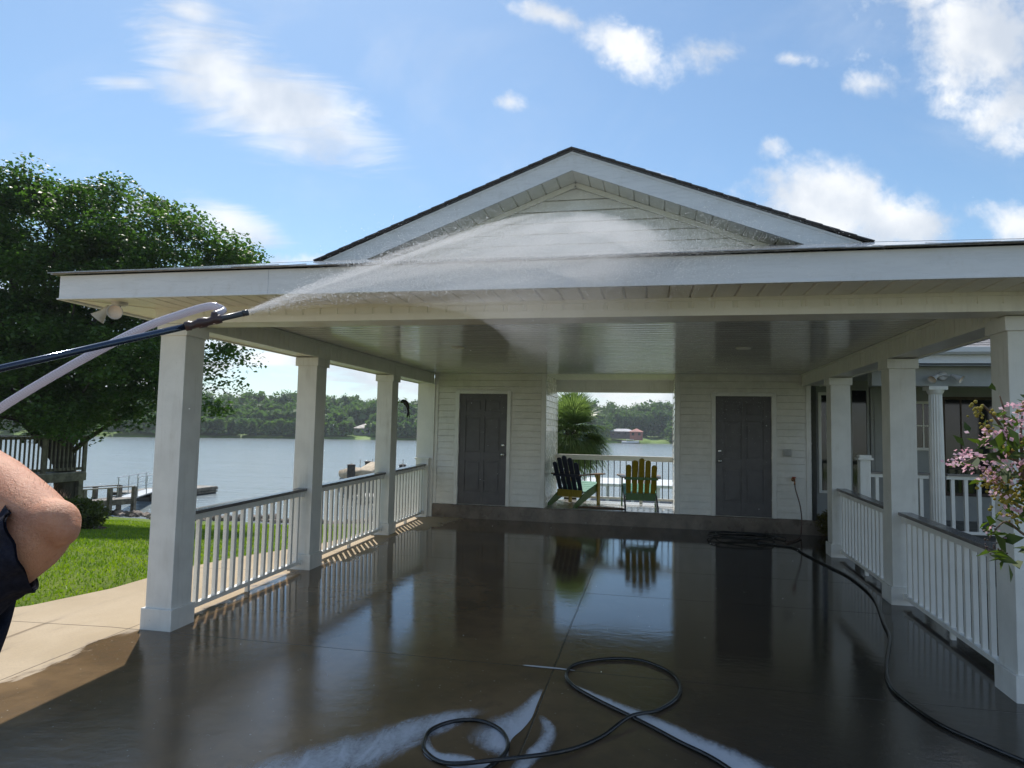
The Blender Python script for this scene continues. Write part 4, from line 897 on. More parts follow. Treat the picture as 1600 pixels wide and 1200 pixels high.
# ------------------------------------------------------------------ palm beyond the breezeway
pc = at(893, 672, 16.4)
palm = thing('palm_tree', 'bushy fan palm standing beyond the breezeway railing', 'palm', (pc.x, pc.y, gz(pc.x, pc.y)))
m = MB(); g0 = gz(pc.x, pc.y); m.tube([(pc.x-.05, pc.y, g0-.1), (pc.x, pc.y, (g0+pc.z)/2), (pc.x, pc.y, pc.z)], [.17, .15, .16], 12)
for k in range(70):
    a = k*2.4; z = g0+.3+(pc.z-g0-.35)*k/70; d = Vector((math.cos(a), math.sin(a), .9)).normalized(); m.bar(Vector((pc.x, pc.y, z))+d*.1, Vector((pc.x, pc.y, z))+d*.26, .06, .02)
m.build('trunk', BARK, palm)
vv = []
def frond(el, az, L, droop, fan):
    d = Vector((math.cos(az)*math.cos(el), math.sin(az)*math.cos(el), math.sin(el))); side = d.cross(Vector((0, 0, 1))).normalized(); up = side.cross(d)
    hub = Vector((pc.x, pc.y, pc.z))+d*L*.5; hub.z -= droop*.10
    vv.append([Vector((pc.x, pc.y, pc.z))-side*.012, Vector((pc.x, pc.y, pc.z))+side*.012, hub+side*.008, hub-side*.008])
    n = 30
    for k in range(n):
        t_ = (k/(n-1)-.5)*2; th = t_*1.45; dd = (d*math.cos(th)+side*math.sin(th)+up*(.22*abs(t_)-.02)).normalized(); ll = fan*(1-.35*abs(t_)**2)*random.uniform(.9, 1.08)
        w = side*math.cos(th)-d*math.sin(th); w = w.normalized()*.013; mid = hub+dd*ll*.55; tip = hub+dd*ll+Vector((0, 0, -droop*random.uniform(.12, .34)*fan))
        vv.append([hub-w*.3, hub+w*.3, mid+w, mid-w]); vv.append([mid-w, mid+w, tip+w*.1, tip-w*.1])
random.seed(4)
for k in range(120):
    el = math.radians(random.uniform(-60, 88)); frond(el, random.uniform(0, 2*math.pi), random.uniform(.7, 1.05), 1.25-math.sin(el)*.8, random.uniform(.6, .8))
V_ = np.array([[tuple(p) for p in q] for q in vv]); PALM = leafmat('palm_leaf', (.07, .11, .05), (.24, .30, .14), 3., .5, (1.1, 1.3, .6), .3)
npmesh('fronds', V_.reshape(-1, 3), np.arange(len(V_)*4).reshape(-1, 4), PALM, palm)
# ------------------------------------------------------------------ houses on the far bank
def far_house(x, y, D, w, h, rh, wallc, roofc, lab, depth=9., red=None):
    p = at(x, y, D); r = thing('lake_house', lab, 'house', (p.x, p.y, p.z)); z = p.z
    MB().box(p.x-w/2, p.y, z-1.5, p.x+w/2, p.y+depth, z+h).build('wall', mat('house_wall', wallc, .7, .05, .3), r)
    m = MB(); e = .6; A_ = [(p.x-w/2-e, p.y-e, z+h), (p.x+w/2+e, p.y-e, z+h), (p.x+w/2+e, p.y+depth+e, z+h), (p.x-w/2-e, p.y+depth+e, z+h)]; R1, R2 = (p.x-w/2+depth*.35, p.y+depth/2, z+h+rh), (p.x+w/2-depth*.35, p.y+depth/2, z+h+rh)
    m.q(A_[0], A_[1], R2, R1).q(A_[1], A_[2], R2).q(A_[2], A_[3], R1, R2).q(A_[3], A_[0], R1).q(*reversed(A_)); m.build('roof', mat('house_roof', roofc, .7, .1, .3), r)
    n = max(2, int(w/3))
    for k in range(n):
        xx = p.x-w/2+w*(k+.5)/n; MB().box(xx-.6, p.y-.06, z+h*.3, xx+.6, p.y-.01, z+h*.8).build('window', GLASS, r)
far_house(567, 679, 262, 8.5, 2.6, 2.0, (.3, .3, .3), (.3, .28, .26), 'small grey roofed lake house on the far bank, between the second and third left posts')
far_house(972, 681, 335, 12, 2.2, 1.3, (.12, .1, .1), (.42, .42, .44), 'long low grey roofed house across the lake, right of the palm')
far_house(994, 683, 328, 6, 2.6, 1.6, (.3, .12, .09), (.38, .15, .12), 'small red house across the lake, right of the grey roofed one')
p = at(985, 690, 322); bt = thing('moored_boat', 'tiny white boat moored at the far bank below the red house', 'boat', (p.x, p.y, LAKE)); loft([(-4, 1.2, 0, 1.2, .5), (0, 1.3, 0, 1.3, .5), (4, .3, .4, 1.5, .8)]).build('hull', CAN, bt, local=True); MB().box(-2, -1, 1.9, 1.6, 1, 2.05).box(-1.9, -.9, 1.2, -1.8, -.8, 1.9).box(1.4, -.9, 1.2, 1.5, -.8, 1.9).build('canopy', CAN, bt, local=True)
# ------------------------------------------------------------------ crape myrtle reaching in from the right
myr = thing('crape_myrtle', 'crape myrtle with pink blossoms and yellow green buds at the right edge', 'shrub', (2.3, 1.3, fz(1.3)))
MYD = 1.95
sp = []   # stems: lists of points
root0 = Vector((2.3, 1.3, fz(1.3)-.02))
def P2(x, y, d=MYD): return P(x, y, d)
stems = [[root0, Vector((2.15, 1.5, .5)), P2(1700, 1050, 2.0), P2(1650, 900), P2(1615, 800), P2(1590, 720), P2(1560, 660), P2(1535, 632)],
         [P2(1650, 900), P2(1625, 845), P2(1600, 835), P2(1572, 815), P2(1552, 832)], [P2(1615, 800), P2(1590, 790, 2.0), P2(1565, 770, 2.02), P2(1545, 745, 2.05)],
         [P2(1590, 720), P2(1565, 712, 2.), P2(1535, 712, 2.05), P2(1500, 725, 2.1)], [P2(1600, 745), P2(1575, 690), P2(1568, 640), P2(1562, 618)], [P2(1600, 740), P2(1595, 680), P2(1600, 625)],
         [root0, Vector((2.3, 1.5, .9)), P2(1760, 700, 2.), P2(1680, 640, 2.), P2(1620, 600)], [P2(1700, 900, 2.0), P2(1720, 760), P2(1700, 620), P2(1690, 500)], [P2(1650, 860), P2(1620, 700), P2(1605, 650)]]
m = MB()
for i, s_ in enumerate(stems):
    q = spline(s_, 6); r0 = .011 if i in (0, 6) else .006; m.tube(q, [r0*(1-.75*k/(len(q)-1)) for k in range(len(q))], 6)
m.build('branch', mat('myrtle_bark', (.12, .08, .05), .7, .15, 20.), myr, smooth=True)
MYL = leafmat('myrtle_leaf', (.03, .055, .012), (.07, .10, .02), 14, .35); lp = []; 
def big_leaves(cents, n, rad, size):
    out = []
    for c in cents:
        c = np.array(c); q = RNG.normal(size=(n, 3))*rad; out.append(c+q)
    return np.concatenate(out)
lc = [P2(x, y, MYD+random.uniform(-.08, .12)) for x, y in ((1575, 850), (1590, 835), (1565, 865), (1600, 860), (1580, 780), (1600, 740), (1570, 735), (1545, 700), (1590, 690), (1560, 660), (1600, 700), (1530, 700), (1610, 640), (1640, 760), (1660, 690), (1650, 820), (1610, 780), (1590, 760), (1560, 715), (1600, 660))]
lf = big_leaves(lc, 7, .035, .05); leaf_mesh(lf, .055, 'leaves', MYL, myr, aspect=.5, updir=.2)
BUD = leafmat('myrtle_bud', (.22, .2, .03), (.42, .34, .06), 30, .3, (1.2, 1.1, .5)); bc_ = []
for x, y, n, r in ((1590, 770, 90, .03), (1600, 735, 80, .03), (1532, 645, 24, .015), (1552, 750, 60, .02), (1570, 770, 60, .02), (1600, 800, 40, .025), (1598, 700, 40, .02), (1540, 668, 16, .012), (1600, 640, 14, .015)):
    c = np.array(P2(x, y)); bc_.append(c+RNG.normal(size=(n, 3))*r)
bc_ = np.concatenate(bc_); bud = MB()
for c in bc_:
    n = len(bud.v); s_ = random.uniform(.0034, .006)
    for v in IV: bud.v.append((c[0]+v.x*s_, c[1]+v.y*s_, c[2]+v.z*s_))
    bud.f += [tuple(i+n for i in f) for f in IF]; bud.m += [0]*len(IF)
bud.build('buds', BUD, myr)
PINK = leafmat('myrtle_blossom', (.62, .34, .42), (.86, .66, .70), 30, .35, (1.1, .9, 1.)); random.seed(12)
for x, y, n, r in ((1560, 680, 60, .022), (1545, 685, 40, .018), (1585, 662, 60, .022), (1575, 672, 40, .02), (1588, 800, 60, .018), (1592, 720, 40, .014), (1565, 728, 60, .024), (1506, 712, 26, .012), (1518, 710, 30, .013), (1498, 720, 26, .012), (1512, 730, 24, .012), (1486, 722, 16, .01), (1545, 728, 24, .014), (1540, 745, 20, .012), (1575, 635, 18, .012), (1594, 632, 30, .016), (1570, 745, 34, .018), (1558, 752, 24, .015), (1560, 775, 22, .014), (1600, 655, 30, .02), (1552, 830, 10, .016)):
    c = np.array(P2(x, y, MYD-.03)); q = c+RNG.normal(size=(n, 3))*r*np.array([1, 1, .7]); q = q[:max(6, int(n*.6))]; leaf_mesh(q, .0125, 'blossom', PINK, myr, aspect=.85)
# seed heads: dark little capsules near the lower twig
cap = MB()
for x, y in ((1552, 832), (1560, 850), (1545, 845), (1566, 862), (1556, 822), (1548, 858)):
    for _ in range(7):
        c = P2(x+random.uniform(-8, 8), y+random.uniform(-8, 8)); n = len(cap.v); s_ = .0028
        for v in IV: cap.v.append(tuple(c+v*s_))
        cap.f += [tuple(i+n for i in f) for f in IF]; cap.m += [0]*len(IF)
cap.build('seed_capsules', mat('capsule', (.05, .03, .025), .6), myr)
# ------------------------------------------------------------------ the lance, its hose and the spray
T0, T1 = P(388, 488, 1.45), P(0, 576, 1.25); dl = (T0-T1).normalized(); GRIP = T1-dl*.105; END = T1-dl*1.0
lan = thing('spray_lance', 'long blue black pole held up from the left, water jetting from its tip', 'spray pole', T1)
DARKM = mat('lance_tube', (.03, .045, .08), .12, .05, 10., metal=.6, coat=.5)
j = T0-dl*.10
MB().tube([END, j], .0068, 14).build('pole', DARKM, lan, smooth=True)
MB().tube([j-dl*.01, T0], .0062, 14).lathe([(.0, .0), (.0068, 0), (.0068, .012), (0, .012)], T0-dl*.012, dl, 14).build('nozzle', mat('nozzle_grey', (.05, .055, .065), .35, .05, 10.), lan, smooth=True)
MB().lathe([(.0, -.030), (.0095, -.028), (.0105, -.018), (.0085, -.016), (.0085, -.004), (.0105, -.002), (.011, .012), (.009, .016), (.009, .03), (.0102, .032), (.0095, .044), (.0, .045)], j+dl*.0, dl, 18).tube([j+dl*.028, j+dl*.03+Vector((0, 0, .016))], .007, 10).build('coupling', mat('coupling_brown', (.06, .035, .035), .35, .1, 12.), lan, smooth=True)
hp = [j+dl*.03+Vector((0, 0, .012)), P(349, 485, 1.45), P(338, 479, 1.45), P(320, 480, 1.44), P(280, 492, 1.43), P(225, 512, 1.41), P(150, 550, 1.37), P(75, 592, 1.33), P(0, 638, 1.30), P(-90, 700, 1.25), P(-180, 780, 1.2), P(-230, 950, 1.15), P(-230, 1300, 1.1)]
def hose_mat():
    M = bpy.data.materials.new('braided_hose'); M.use_nodes = True; t = NT(M.node_tree); tc = t.add('ShaderNodeTexCoord').outputs['Object']
    w1 = t.add('ShaderNodeTexWave', {'Vector': t.mapping(tc, rot=(0, .5, .3)), 'Scale': 95., 'Distortion': .3}); w2 = t.add('ShaderNodeTexWave', {'Vector': t.mapping(tc, rot=(0, -.9, -.6)), 'Scale': 95., 'Distortion': .3})
    f = t.math('MAXIMUM', w1.outputs[1], w2.outputs[1]); c = t.mix(f, (.42, .40, .46), (.74, .72, .78))
    b = t.add('ShaderNodeBsdfPrincipled', {'Base Color': c, 'Roughness': .18, 'Coat Weight': .5}); tb = t.add('ShaderNodeBsdfTranslucent', {'Color': c})
    t.add('ShaderNodeOutputMaterial', {'Surface': t.add('ShaderNodeMixShader', {0: .45, 1: b, 2: tb})}); return M
tag(MB().tube(spline(hp, 10), [.0072]*20+[.0085]*101, 14).build('clear_hose', hose_mat(), smooth=True), 'clear white braided hose looping back beside the spray pole', 'hose')
# spray: droplets thrown up and over the roof, drifting down as mist
def spray():
    n = 200000; s = RNG.random(n)**.8; N0 = np.array(T0)
    E_ = np.c_[RNG.normal(.1, .75, n), RNG.normal(6.3, .3, n), RNG.normal(3.1, .10, n)]
    kx = (E_[:, 0]-.25)
    arc = np.where(RNG.random(n) < .45, RNG.normal(1.9, .10, n), RNG.normal(1.1, .5, n))
    fine = RNG.random(n) < .42; fall = np.where(fine, RNG.random(n)**1.6*1.5, np.abs(RNG.normal(0, .10, n)))
    p = N0+(E_-N0)*s[:, None]; p[:, 2] += arc*4*s*(1-s)*.15-fall*s*s
    p += RNG.normal(size=(n, 3))*(.004+.075*s**1.4)[:, None]*np.where(fine, 1.6, .55)[:, None]
    lump = np.sin(p[:, 0]*3.1+p[:, 1]*1.7)+np.sin(p[:, 0]*7.3-p[:, 2]*5.)+np.sin(p[:, 2]*9+p[:, 1]*4); ray_ = np.sin((E_[:, 0])*23)+np.sin(E_[:, 0]*51+arc*9)+np.sin(arc*26+E_[:, 0]*4); keep = RNG.random(n) < np.clip(.45+.14*lump+.20*ray_*(1-.6*s), .05, 1)
    keep &= (p[:, 2] > fz(6)+.1); keep &= ~((p[:, 2] > 2.55) & (p[:, 2] < 2.82) & (p[:, 1] > 4.6)); p = p[keep]; s = s[keep]; fine = fine[keep]; n = len(p)
    # stray drops all through the carport
    st = np.c_[RNG.uniform(-3.0, 2.5, 130), RNG.uniform(3.5, 8, 130), RNG.uniform(.0, 2.4, 130)]; p = np.r_[p, st]; s = np.r_[s, np.full(130, 1.9)]; fine = np.r_[fine, np.zeros(130, bool)]; n = len(p)
    r = np.where(fine, .0008, .0012)*(.55+.7*s)*RNG.uniform(.6, 1.4, n)
    T = np.array([[1, 1, 1], [1, -1, -1], [-1, 1, -1], [-1, -1, 1]], float); v = p[:, None, :]+T[None]*r[:, None, None]
    # stretch along flight
    F = np.array([[0, 1, 2], [0, 3, 1], [0, 2, 3], [1, 3, 2]]); f = (np.arange(n)[:, None, None]*4+F[None]).reshape(-1, 3)
    M = bpy.data.materials.new('water_spray'); M.use_nodes = True; t = NT(M.node_tree)
    d = t.add('ShaderNodeBsdfDiffuse', {'Color': (.9, .92, .95)}); tb = t.add('ShaderNodeBsdfTranslucent', {'Color': (.95, .95, .95)})
    t.add('ShaderNodeOutputMaterial', {'Surface': t.add('ShaderNodeMixShader', {0: .6, 1: d, 2: tb})})
    tag(npmesh('water_spray', v.reshape(-1, 3), f, M, k=3), 'white fan of water spray arcing from the pole tip over the carport roof', 'spray', kind='stuff')
spray()
def mist():
    N0 = T0; g_ = 0
    def vol(name, E_, arc, r0, r1, flat, dens, pw, lab, fall=0., n=22, g=.35, sx=1.):
        ctr = [N0.lerp(Vector(E_), k/n)+Vector((0, 0, arc*4*(k/n)*(1-k/n)-fall*(k/n)**2)) for k in range(n+1)]
        m = MB(); m.tube(ctr, [r0+(r1-r0)*(k/n)**1.15 for k in range(n+1)], 20, flat=flat)
        M = bpy.data.materials.new(name); M.use_nodes = True; t = NT(M.node_tree); ps = t.add('ShaderNodeNewGeometry').outputs['Position']
        dv = t.add('ShaderNodeVectorMath', {0: ps, 1: tuple(N0)}, operation='SUBTRACT'); ln = t.add('ShaderNodeVectorMath', {0: dv.outputs[0]}, operation='LENGTH').outputs['Value']
        dr = t.add('ShaderNodeVectorMath', {0: dv.outputs[0]}, operation='NORMALIZE').outputs[0]
        a = t.noise(t.mapping(dr, scale=(11, 11, 26)), 1.6, 4, .6); b = t.noise(ps, 2.6, 4, .6, .5)
        st = t.mix(t.ramp(ln, .3, 4.5), t.ramp(a, .38, .66), t.ramp(b, .40, .66), 'FLOAT')
        d = t.math('MULTIPLY', t.math('DIVIDE', dens, t.math('POWER', t.math('ADD', ln, .10), pw)), t.math('ADD', .10, t.math('MULTIPLY', st, 1.5)))
        rg = t.ramp(b, .3, .7, -.7, .7); d = t.math('MULTIPLY', d, t.ramp(t.math('ADD', ln, rg), 3.0, 5.3, 1, 0))
        t.add('ShaderNodeOutputMaterial', {'Volume': t.add('ShaderNodeVolumePrincipled', {'Color': (.97, .98, 1.), 'Density': d, 'Anisotropy': g})})
        tag(m.build(name, M, smooth=True), lab, 'mist', kind='stuff')
    vol('water_jet', (.25, 6.3, 3.05), .34, .006, .15, 1., 5.5, 1.1, 'bright white core of the water jet leaving the pole tip')
    vol('water_mist', (.10, 6.3, 2.95), .26, .008, .62, .62, 1.25, 1.0, 'soft translucent mist spreading round the water jet')
    vol('falling_mist', (-.3, 5.4, 2.4), .26, .01, .8, .8, .34, .9, 'thin veil of mist sinking below the jet in front of the carport', fall=.15)
mist()
# thin milky runs of foam and water on the slab in the foreground
def foam():
    M = bpy.data.materials.new('foam_film'); M.use_nodes = True; t = NT(M.node_tree); tc = t.add('ShaderNodeTexCoord').outputs['Object']
    at_ = t.add('ShaderNodeAttribute', attribute_name='thickness').outputs['Fac']; n1 = t.noise(t.mapping(tc, rot=(0, 0, .9), scale=(2.6, 1.1, 1)), 3.2, 7, .66, 1.0)
    n1 = t.math('ADD', t.math('MULTIPLY', n1, .72), t.math('MULTIPLY', t.noise(tc, 38, 5, .7), .28)); a = t.ramp(t.math('ADD', at_, t.math('MULTIPLY', t.math('SUBTRACT', n1, .5), 1.25)), .16, .95, 0, .85)
    d = t.add('ShaderNodeBsdfPrincipled', {'Base Color': (.70, .74, .80), 'Roughness': .25}); tr = t.add('ShaderNodeBsdfTransparent')
    t.add('ShaderNodeOutputMaterial', {'Surface': t.add('ShaderNodeMixShader', {0: a, 1: tr, 2: d})})
    def foamsheet(poly, lab, edge=0, gain=1.):
        # poly: line points with a width; edge=0 fades to both sides, +1 / -1 is crisp on the line and fades away from it
        pts = spline([(x, y, 0) for x, y, w in poly], 10); ws = spline([(w, 0, 0) for x, y, w in poly], 10); vs, fs, th = [], [], []; K = 16
        for i, p in enumerate(pts):
            d = (pts[min(i+1, len(pts)-1)]-pts[max(0, i-1)]).normalized(); s_ = Vector((-d.y, d.x, 0)); e = i/(len(pts)-1); e = min(1, 5*e)*min(1, 8*(1-e))
            for k in range(K+1):
                if edge: q = k/K; off = edge*q; a_ = (1-q**1.6)
                else: q = (k/K-.5)*2; off = q; a_ = 1-abs(q)**2
                c = p+s_*(ws[i].x*off); vs.append((c.x, c.y, fz(c.y)+.004)); th.append(a_*e*gain)
        for i in range(len(pts)-1):
            for k in range(K): a_ = i*(K+1)+k; fs.append((a_, a_+1, a_+K+2, a_+K+1))
        o = npmesh('foam', vs, np.array(fs), M); at2 = o.data.attributes.new('thickness', 'FLOAT', 'POINT'); at2.data.foreach_set('value', th); tag(o, lab, 'foam', kind='stuff')
    foamsheet([(-.58, 4.90, .02), (-.50, 4.79, .06), (-.36, 4.63, .12), (-.06, 4.38, .17), (.16, 4.17, .20), (.43, 3.9, .27), (.8, 3.2, .4)], 'bright bluish white foam along the straight of the larger hose loop', 1, 1.25)
    foamsheet([(-1.30, 3.92, .03), (-1.235, 3.69, .10), (-1.07, 3.60, .17), (-.90, 3.61, .15), (-.81, 3.72, .04)], 'bright white foam inside the lower part of the small hose loop', 1, 1.35)
    foamsheet([(-.735, 4.80, .02), (-.735, 4.62, .08), (-.735, 4.45, .13), (-.735, 4.28, .22), (-.76, 4.12, .30), (-.80, 3.95, .3), (-.76, 3.7, .05)], 'soft white foam left of the slab joint above the small hose loop', -1, .95)
    foamsheet([(-1.0, 4.40, .06), (-1.25, 4.12, .15), (-1.45, 3.85, .22), (-1.75, 3.45, .3), (-2.1, 2.9, .4)], 'broad thin pale run of foam trailing left of the small hose loop', 0, .72)
    foamsheet([(-.70, 4.35, .03), (-.60, 4.15, .06), (-.62, 3.9, .07), (-.72, 3.6, .06)], 'thin curl of foam right of the slab joint beside the small hose loop', 0, .75)
    foamsheet([(-.98, 5.14, .01), (-.85, 5.14, .018), (-.68, 5.14, .016), (-.55, 5.13, .008)], 'short thin line of foam across the slab joint', 0, 1.3)
foam()
# ------------------------------------------------------------------ the person holding the pole
def skin_mat():
    M = bpy.data.materials.new('skin'); M.use_nodes = True; t = NT(M.node_tree); tc = t.add('ShaderNodeTexCoord').outputs['Object']
    n = t.noise(tc, 14, 5, .6); f = t.noise(tc, 190, 4, .7); fr = t.ramp(t.noise(tc, 70, 3, .6), .62, .72)
    c = t.mix(t.ramp(n, .35, .65), (.50, .21, .115), (.66, .32, .19)); c = t.mix(t.math('MULTIPLY', fr, .35), c, (.38, .15, .08)); c = t.mix(t.ramp(f, .3, .7, 0, .2), c, (.66, .40, .30))
    b = t.add('ShaderNodeBsdfPrincipled', {'Base Color': c, 'Roughness': .5, 'Subsurface Weight': .15, 'Subsurface Radius': (.012, .004, .002), 'Subsurface Scale': .5, 'Specular IOR Level': .35})
    t.put(b.inputs['Normal'], t.add('ShaderNodeBump', {'Strength': 1., 'Distance': .002, 'Height': t.noise(tc, 210, 4, .75)})); t.add('ShaderNodeOutputMaterial', {'Surface': b}); return M
SKIN = skin_mat()
E1 = P(78, 824, .98)                   # elbow
SH = P(-170, 985, 1.0)                 # right shoulder
WR = GRIP+Vector((-.015, -.035, -.055))  # wrist just below the pole
fwd = Vector((-.25, 1, 0)).normalized(); rgt = Vector((fwd.y, -fwd.x, 0)); up = Vector((0, 0, 1))
NK = SH-rgt*.2+up*.05; gz0 = fz(SH.y); hip = Vector((SH.x, SH.y, 0))-rgt*.2+up*(gz0+.98)
SH2 = SH-rgt*.42; EL2 = SH2-rgt*.05+fwd*.06-up*.28; GR2 = T1-dl*.72; WR2 = GR2+Vector((-.0, -.04, -.06))
class Body(MB):
    def limb(s, pts, rad, flat=1., n=20): return s.tube(spline(pts, 6), list(np.interp(np.linspace(0, len(pts)-1, (len(pts)-1)*6+1), range(len(pts)), rad)), n, flat=flat)
    def ball(s, c, r):
        c = Vector(c); r = Vector(r) if hasattr(r, '__len__') else Vector((r, r, r)); s_ = 12; base = len(s.v)
        for i in range(1, s_):
            for k in range(16): a, b = math.pi*i/s_, 2*math.pi*k/16; s.v.append((c.x+r.x*math.sin(a)*math.cos(b), c.y+r.y*math.sin(a)*math.sin(b), c.z+r.z*math.cos(a)))
        s.v += [(c.x, c.y, c.z+r.z), (c.x, c.y, c.z-r.z)]
        for i in range(s_-2):
            for k in range(16): s.f.append((base+i*16+k, base+(i+1)*16+k, base+(i+1)*16+(k+1)%16, base+i*16+(k+1)%16)); s.m.append(0)
        t_, b_ = base+(s_-1)*16, base+(s_-1)*16+1
        for k in range(16): s.f.append((t_, base+k, base+(k+1)%16)); s.f.append((b_, base+(s_-2)*16+(k+1)%16, base+(s_-2)*16+k)); s.m += [0, 0]
        return s
def hand(B, wr, grip, axis, arm):
    """palm beside the pole, four fingers wrapped round it, thumb from the side of the palm"""
    ax = axis.normalized(); toc = (grip-wr); toc -= ax*toc.dot(ax); n1 = toc.normalized(); n2 = ax.cross(n1)
    pc_ = grip-n1*.030; B.limb([wr-arm*.01, (wr+pc_)/2, pc_], [.027, .030, .030], .62)
    for k, (o, L) in enumerate(((-.033, .9), (-.011, 1.), (.011, .97), (.033, .78))):
        r = .0082; R_ = .017*L+.003; pts = [pc_+ax*o*.9, grip-n1*.016+n2*.012+ax*o]
        for a in (40, 85, 130, 175, 215): a = math.radians(a); pts.append(grip+ax*o-n1*math.cos(a)*R_+n2*math.sin(a)*R_)
        B.limb(pts, [.011, .010, .0088, .0086, .0082, .0076, .006], n=10)
    B.limb([wr+n1*.02-n2*.012-ax*.02, grip-n1*.012-n2*.02-ax*.035, grip+n1*.012-n2*.016-ax*.02, grip+n1*.020+n2*.002-ax*.005], [.014, .011, .0095, .007], n=10)
def body():
    B = Body()
    B.limb([SH+rgt*-.03, SH.lerp(E1, .3)-up*.004, SH.lerp(E1, .62)-up*.004, SH.lerp(E1, .88), E1], [.060, .056, .052, .049, .038])
    fa = WR-E1; B.limb([E1, E1+fa*.12+up*.0, E1+fa*.34, E1+fa*.62, E1+fa*.86, WR], [.038, .046, .050, .043, .032, .028], .93)
    ou = (E1-(SH+WR)*.5).normalized(); B.ball(E1+ou*.022-up*.002, .025); B.ball(E1+ou*.006+up*.006, .036)
    hand(B, WR, GRIP, dl, fa.normalized())
    B.limb([SH2+rgt*.03, SH2.lerp(EL2, .5), EL2], [.06, .054, .042]); fb = WR2-EL2; B.limb([EL2, EL2+fb*.3, EL2+fb*.8, WR2], [.042, .048, .032, .027], .93); hand(B, WR2, GR2, dl, fb.normalized())
    # trunk, neck, head
    B.limb([hip-up*.06, hip+up*.12, hip+up*.32, NK-up*.10, NK-up*.02], [.155, .15, .165, .16, .09], .72, 28)
    B.limb([NK-up*.06, NK+up*.05, NK+fwd*.015+up*.11], [.062, .056, .055])
    HC = NK+fwd*.03+up*.19
    B.ball(HC, (.078, .095, .115)); B.ball(HC+fwd*.035-up*.055, (.056, .06, .058)); B.limb([HC+fwd*.095+up*.01, HC+fwd*.118-up*.012, HC+fwd*.098-up*.026], [.007, .012, .01], n=8)
    for s_ in (-1, 1):
        B.ball(HC+rgt*s_*.078-up*.005, (.012, .02, .031)); B.ball(HC+rgt*s_*.031+fwd*.088+up*.008, .0125); B.limb([HC+rgt*s_*.014+fwd*.097+up*.026, HC+rgt*s_*.05+fwd*.088+up*.026], [.006, .005], n=8)
        B.limb([HC+rgt*s_*.001+fwd*.098-up*.048, HC+rgt*s_*.022+fwd*.09-up*.047], [.006, .003], n=8)
        f0 = hip+rgt*s_*.095; kn = Vector((f0.x, f0.y, gz0+.5))+fwd*.03; an = Vector((f0.x, f0.y, gz0+.09))-fwd*.02
        B.limb([f0, (f0+kn)/2, kn, kn.lerp(an, .35)-fwd*.012, an], [.095, .082, .058, .058, .04]); B.limb([an-fwd*.05-up*.045, an+fwd*.06-up*.05, an+fwd*.19-up*.062], [.04, .042, .03], .8)
    return B
gzp = thing if 0 else None
person = body().build('person', SKIN, smooth=True)
md = person.modifiers.new('remesh', 'REMESH'); md.mode = 'VOXEL'; md.voxel_size = .005; md.use_smooth_shade = True
sm = person.modifiers.new('smooth', 'CORRECTIVE_SMOOTH' if 0 else 'SMOOTH'); sm.factor = .5; sm.iterations = 3
tag(person, 'person in a navy T-shirt at the left edge, bare elbow bent, raising the spray pole', 'person')
def arm_hair():
    rng = np.random.default_rng(5); L = []
    for a, b, r0, r1, n in ((E1, WR, .050, .034, 900), (SH.lerp(E1, .55), E1, .052, .044, 300)):
        a, b = Vector(a), Vector(b); d = (b-a).normalized(); r_ = d.cross(up).normalized(); u_ = r_.cross(d)
        for _ in range(n):
            t_ = rng.random(); an_ = rng.uniform(0, 6.283); o_ = r_*math.cos(an_)+u_*math.sin(an_); c = a.lerp(b, t_)+o_*((r0+(r1-r0)*t_)-.004); g = (o_*.55+d*.6+Vector(rng.normal(size=3))*.25).normalized(); w = g.cross(o_).normalized()*.00022
            L += [c-w, c+w, c+g*rng.uniform(.008, .014)]
    V = np.array([tuple(p) for p in L]); o = npmesh('arm_hair', V, np.arange(len(V)).reshape(-1, 3), mat('hair_fibre', (.28, .17, .10), .4), k=3); o.parent = person
arm_hair()
def cloth(name, col, parts, vox=.007, bump=.0008):
    B = Body(); parts(B); M = mat(name+'_fabric', col, .9, .15, 60., bump=bump, bscale=520, spec=.2); o = B.build(name, M, smooth=True); o.parent = person
    md = o.modifiers.new('remesh', 'REMESH'); md.mode = 'VOXEL'; md.voxel_size = vox; md.use_smooth_shade = True; s_ = o.modifiers.new('smooth', 'SMOOTH'); s_.factor = .5; s_.iterations = 8; return o
def shirt(B):
    B.limb([hip-up*.10, hip+up*.12, hip+up*.32, NK-up*.12, NK-up*.045], [.185, .18, .19, .185, .11], .74, 28)
    a = SH.lerp(E1, .62); dv = (a-SH).normalized(); B.limb([SH-dv*.09-rgt*.03, SH, SH.lerp(a, .5), a], [.10, .085, .066, .058]); B.limb([SH.lerp(a, .75)-up*.03, P(-62, 945, 1.0), P(-125, 1060, 1.0), hip+rgt*.08+up*.1], [.06, .070, .085, .10])
    b = SH2.lerp(EL2, .55); B.limb([SH2+rgt*.05, SH2, b], [.09, .085, .078])
cloth('t_shirt', (.010, .012, .024), shirt)
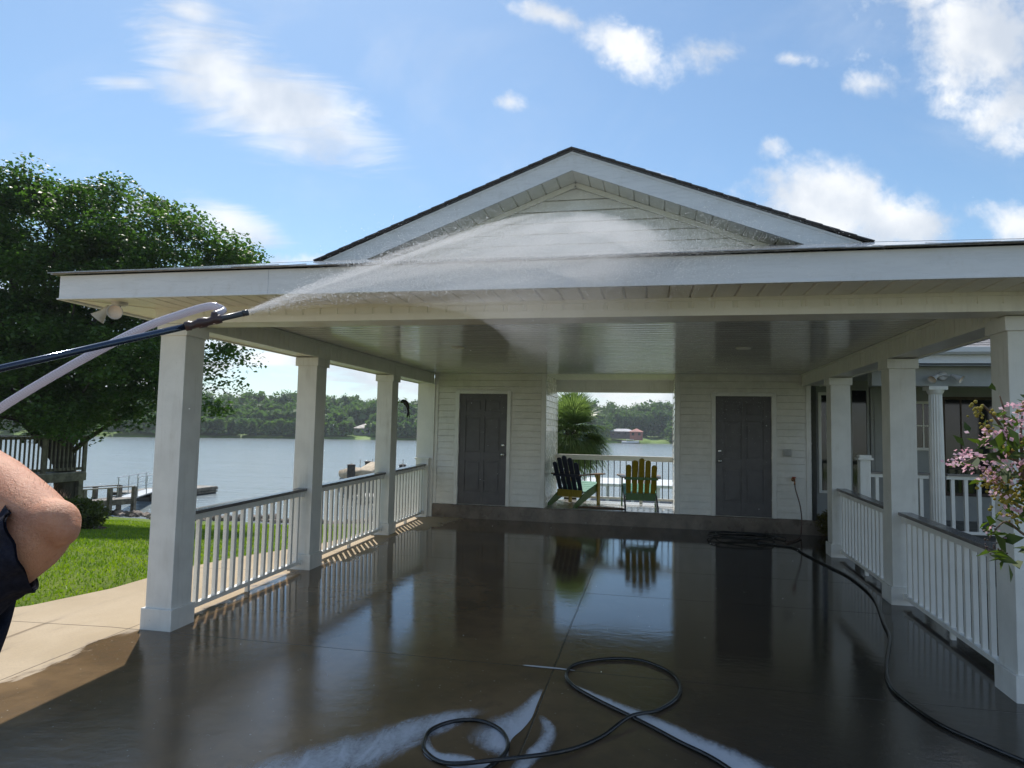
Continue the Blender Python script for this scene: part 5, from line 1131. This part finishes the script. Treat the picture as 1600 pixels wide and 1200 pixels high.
def sleeve():
    m = MB(); a, b = SH, SH.lerp(E1, .93); d = (E1-SH).normalized(); toC = (CAM-b).normalized(); r_ = (toC-d*toC.dot(d)).normalized(); u_ = d.cross(r_); n = 60; K = 34
    for layer, (t0, t1, off) in enumerate(((0., 1., 0.), (.90, 1.002, .0016), (.905, 1.001, -.0035), (0.5, 1.001, -.0032))):
        base = len(m.v); KK = K if layer in (0, 3) else 6
        for i in range(KK+1):
            t_ = t0+(t1-t0)*i/KK; R0 = .092+(.0565-.092)*min(1, t_*1.15)+.004*max(0, t_-.8)*5
            c = a+d*((b-a).length*t_)
            for k in range(n):
                an_ = 2*math.pi*k/n; w = (.0028*math.sin(an_*3+t_*9)+.0022*math.sin(an_*7-t_*14+1)+.0006*math.sin(an_*12+t_*31))*(.5+t_)
                sag = .004*max(0, -(r_*math.cos(an_)+u_*math.sin(an_)).z)*t_; sk = (.050*math.cos(an_+.55)-.034)*t_**2
                o_ = r_*math.cos(an_)+u_*math.sin(an_); m.v.append(tuple(c+o_*(R0+w+sag+off)+d*sk))
        for i in range(KK):
            for k in range(n): m.f.append((base+i*n+k, base+i*n+(k+1)%n, base+(i+1)*n+(k+1)%n, base+(i+1)*n+k)); m.m.append(0)
    o = m.build('sleeve', mat('sleeve_fabric', (.012, .014, .028), .9, .15, 60., bump=.0006, bscale=620, spec=.2), smooth=True); o.parent = person
sleeve()
def trousers(B):
    B.limb([hip+up*.05, hip-up*.06], [.165, .175], .75, 24)
    for s_ in (-1, 1):
        f0 = hip+rgt*s_*.095; kn = Vector((f0.x, f0.y, gz0+.5))+fwd*.03; an = Vector((f0.x, f0.y, gz0+.07))-fwd*.02; B.limb([f0, (f0+kn)/2, kn, kn.lerp(an, .5), an], [.11, .1, .078, .072, .062])
cloth('trousers', (.03, .035, .05), trousers, .01)
def shoes(B):
    for s_ in (-1, 1): f0 = hip+rgt*s_*.095; an = Vector((f0.x, f0.y, gz0+.055))-fwd*.02; B.limb([an-fwd*.06, an+fwd*.06, an+fwd*.21], [.05, .055, .04], .85)
cloth('shoes', (.04, .04, .04), shoes, .008)
def hair(B):
    HC = NK+fwd*.03+up*.19; B.ball(HC+up*.018-fwd*.014, (.084, .098, .112))
cloth('hair', (.05, .035, .025), hair, .006, .003)
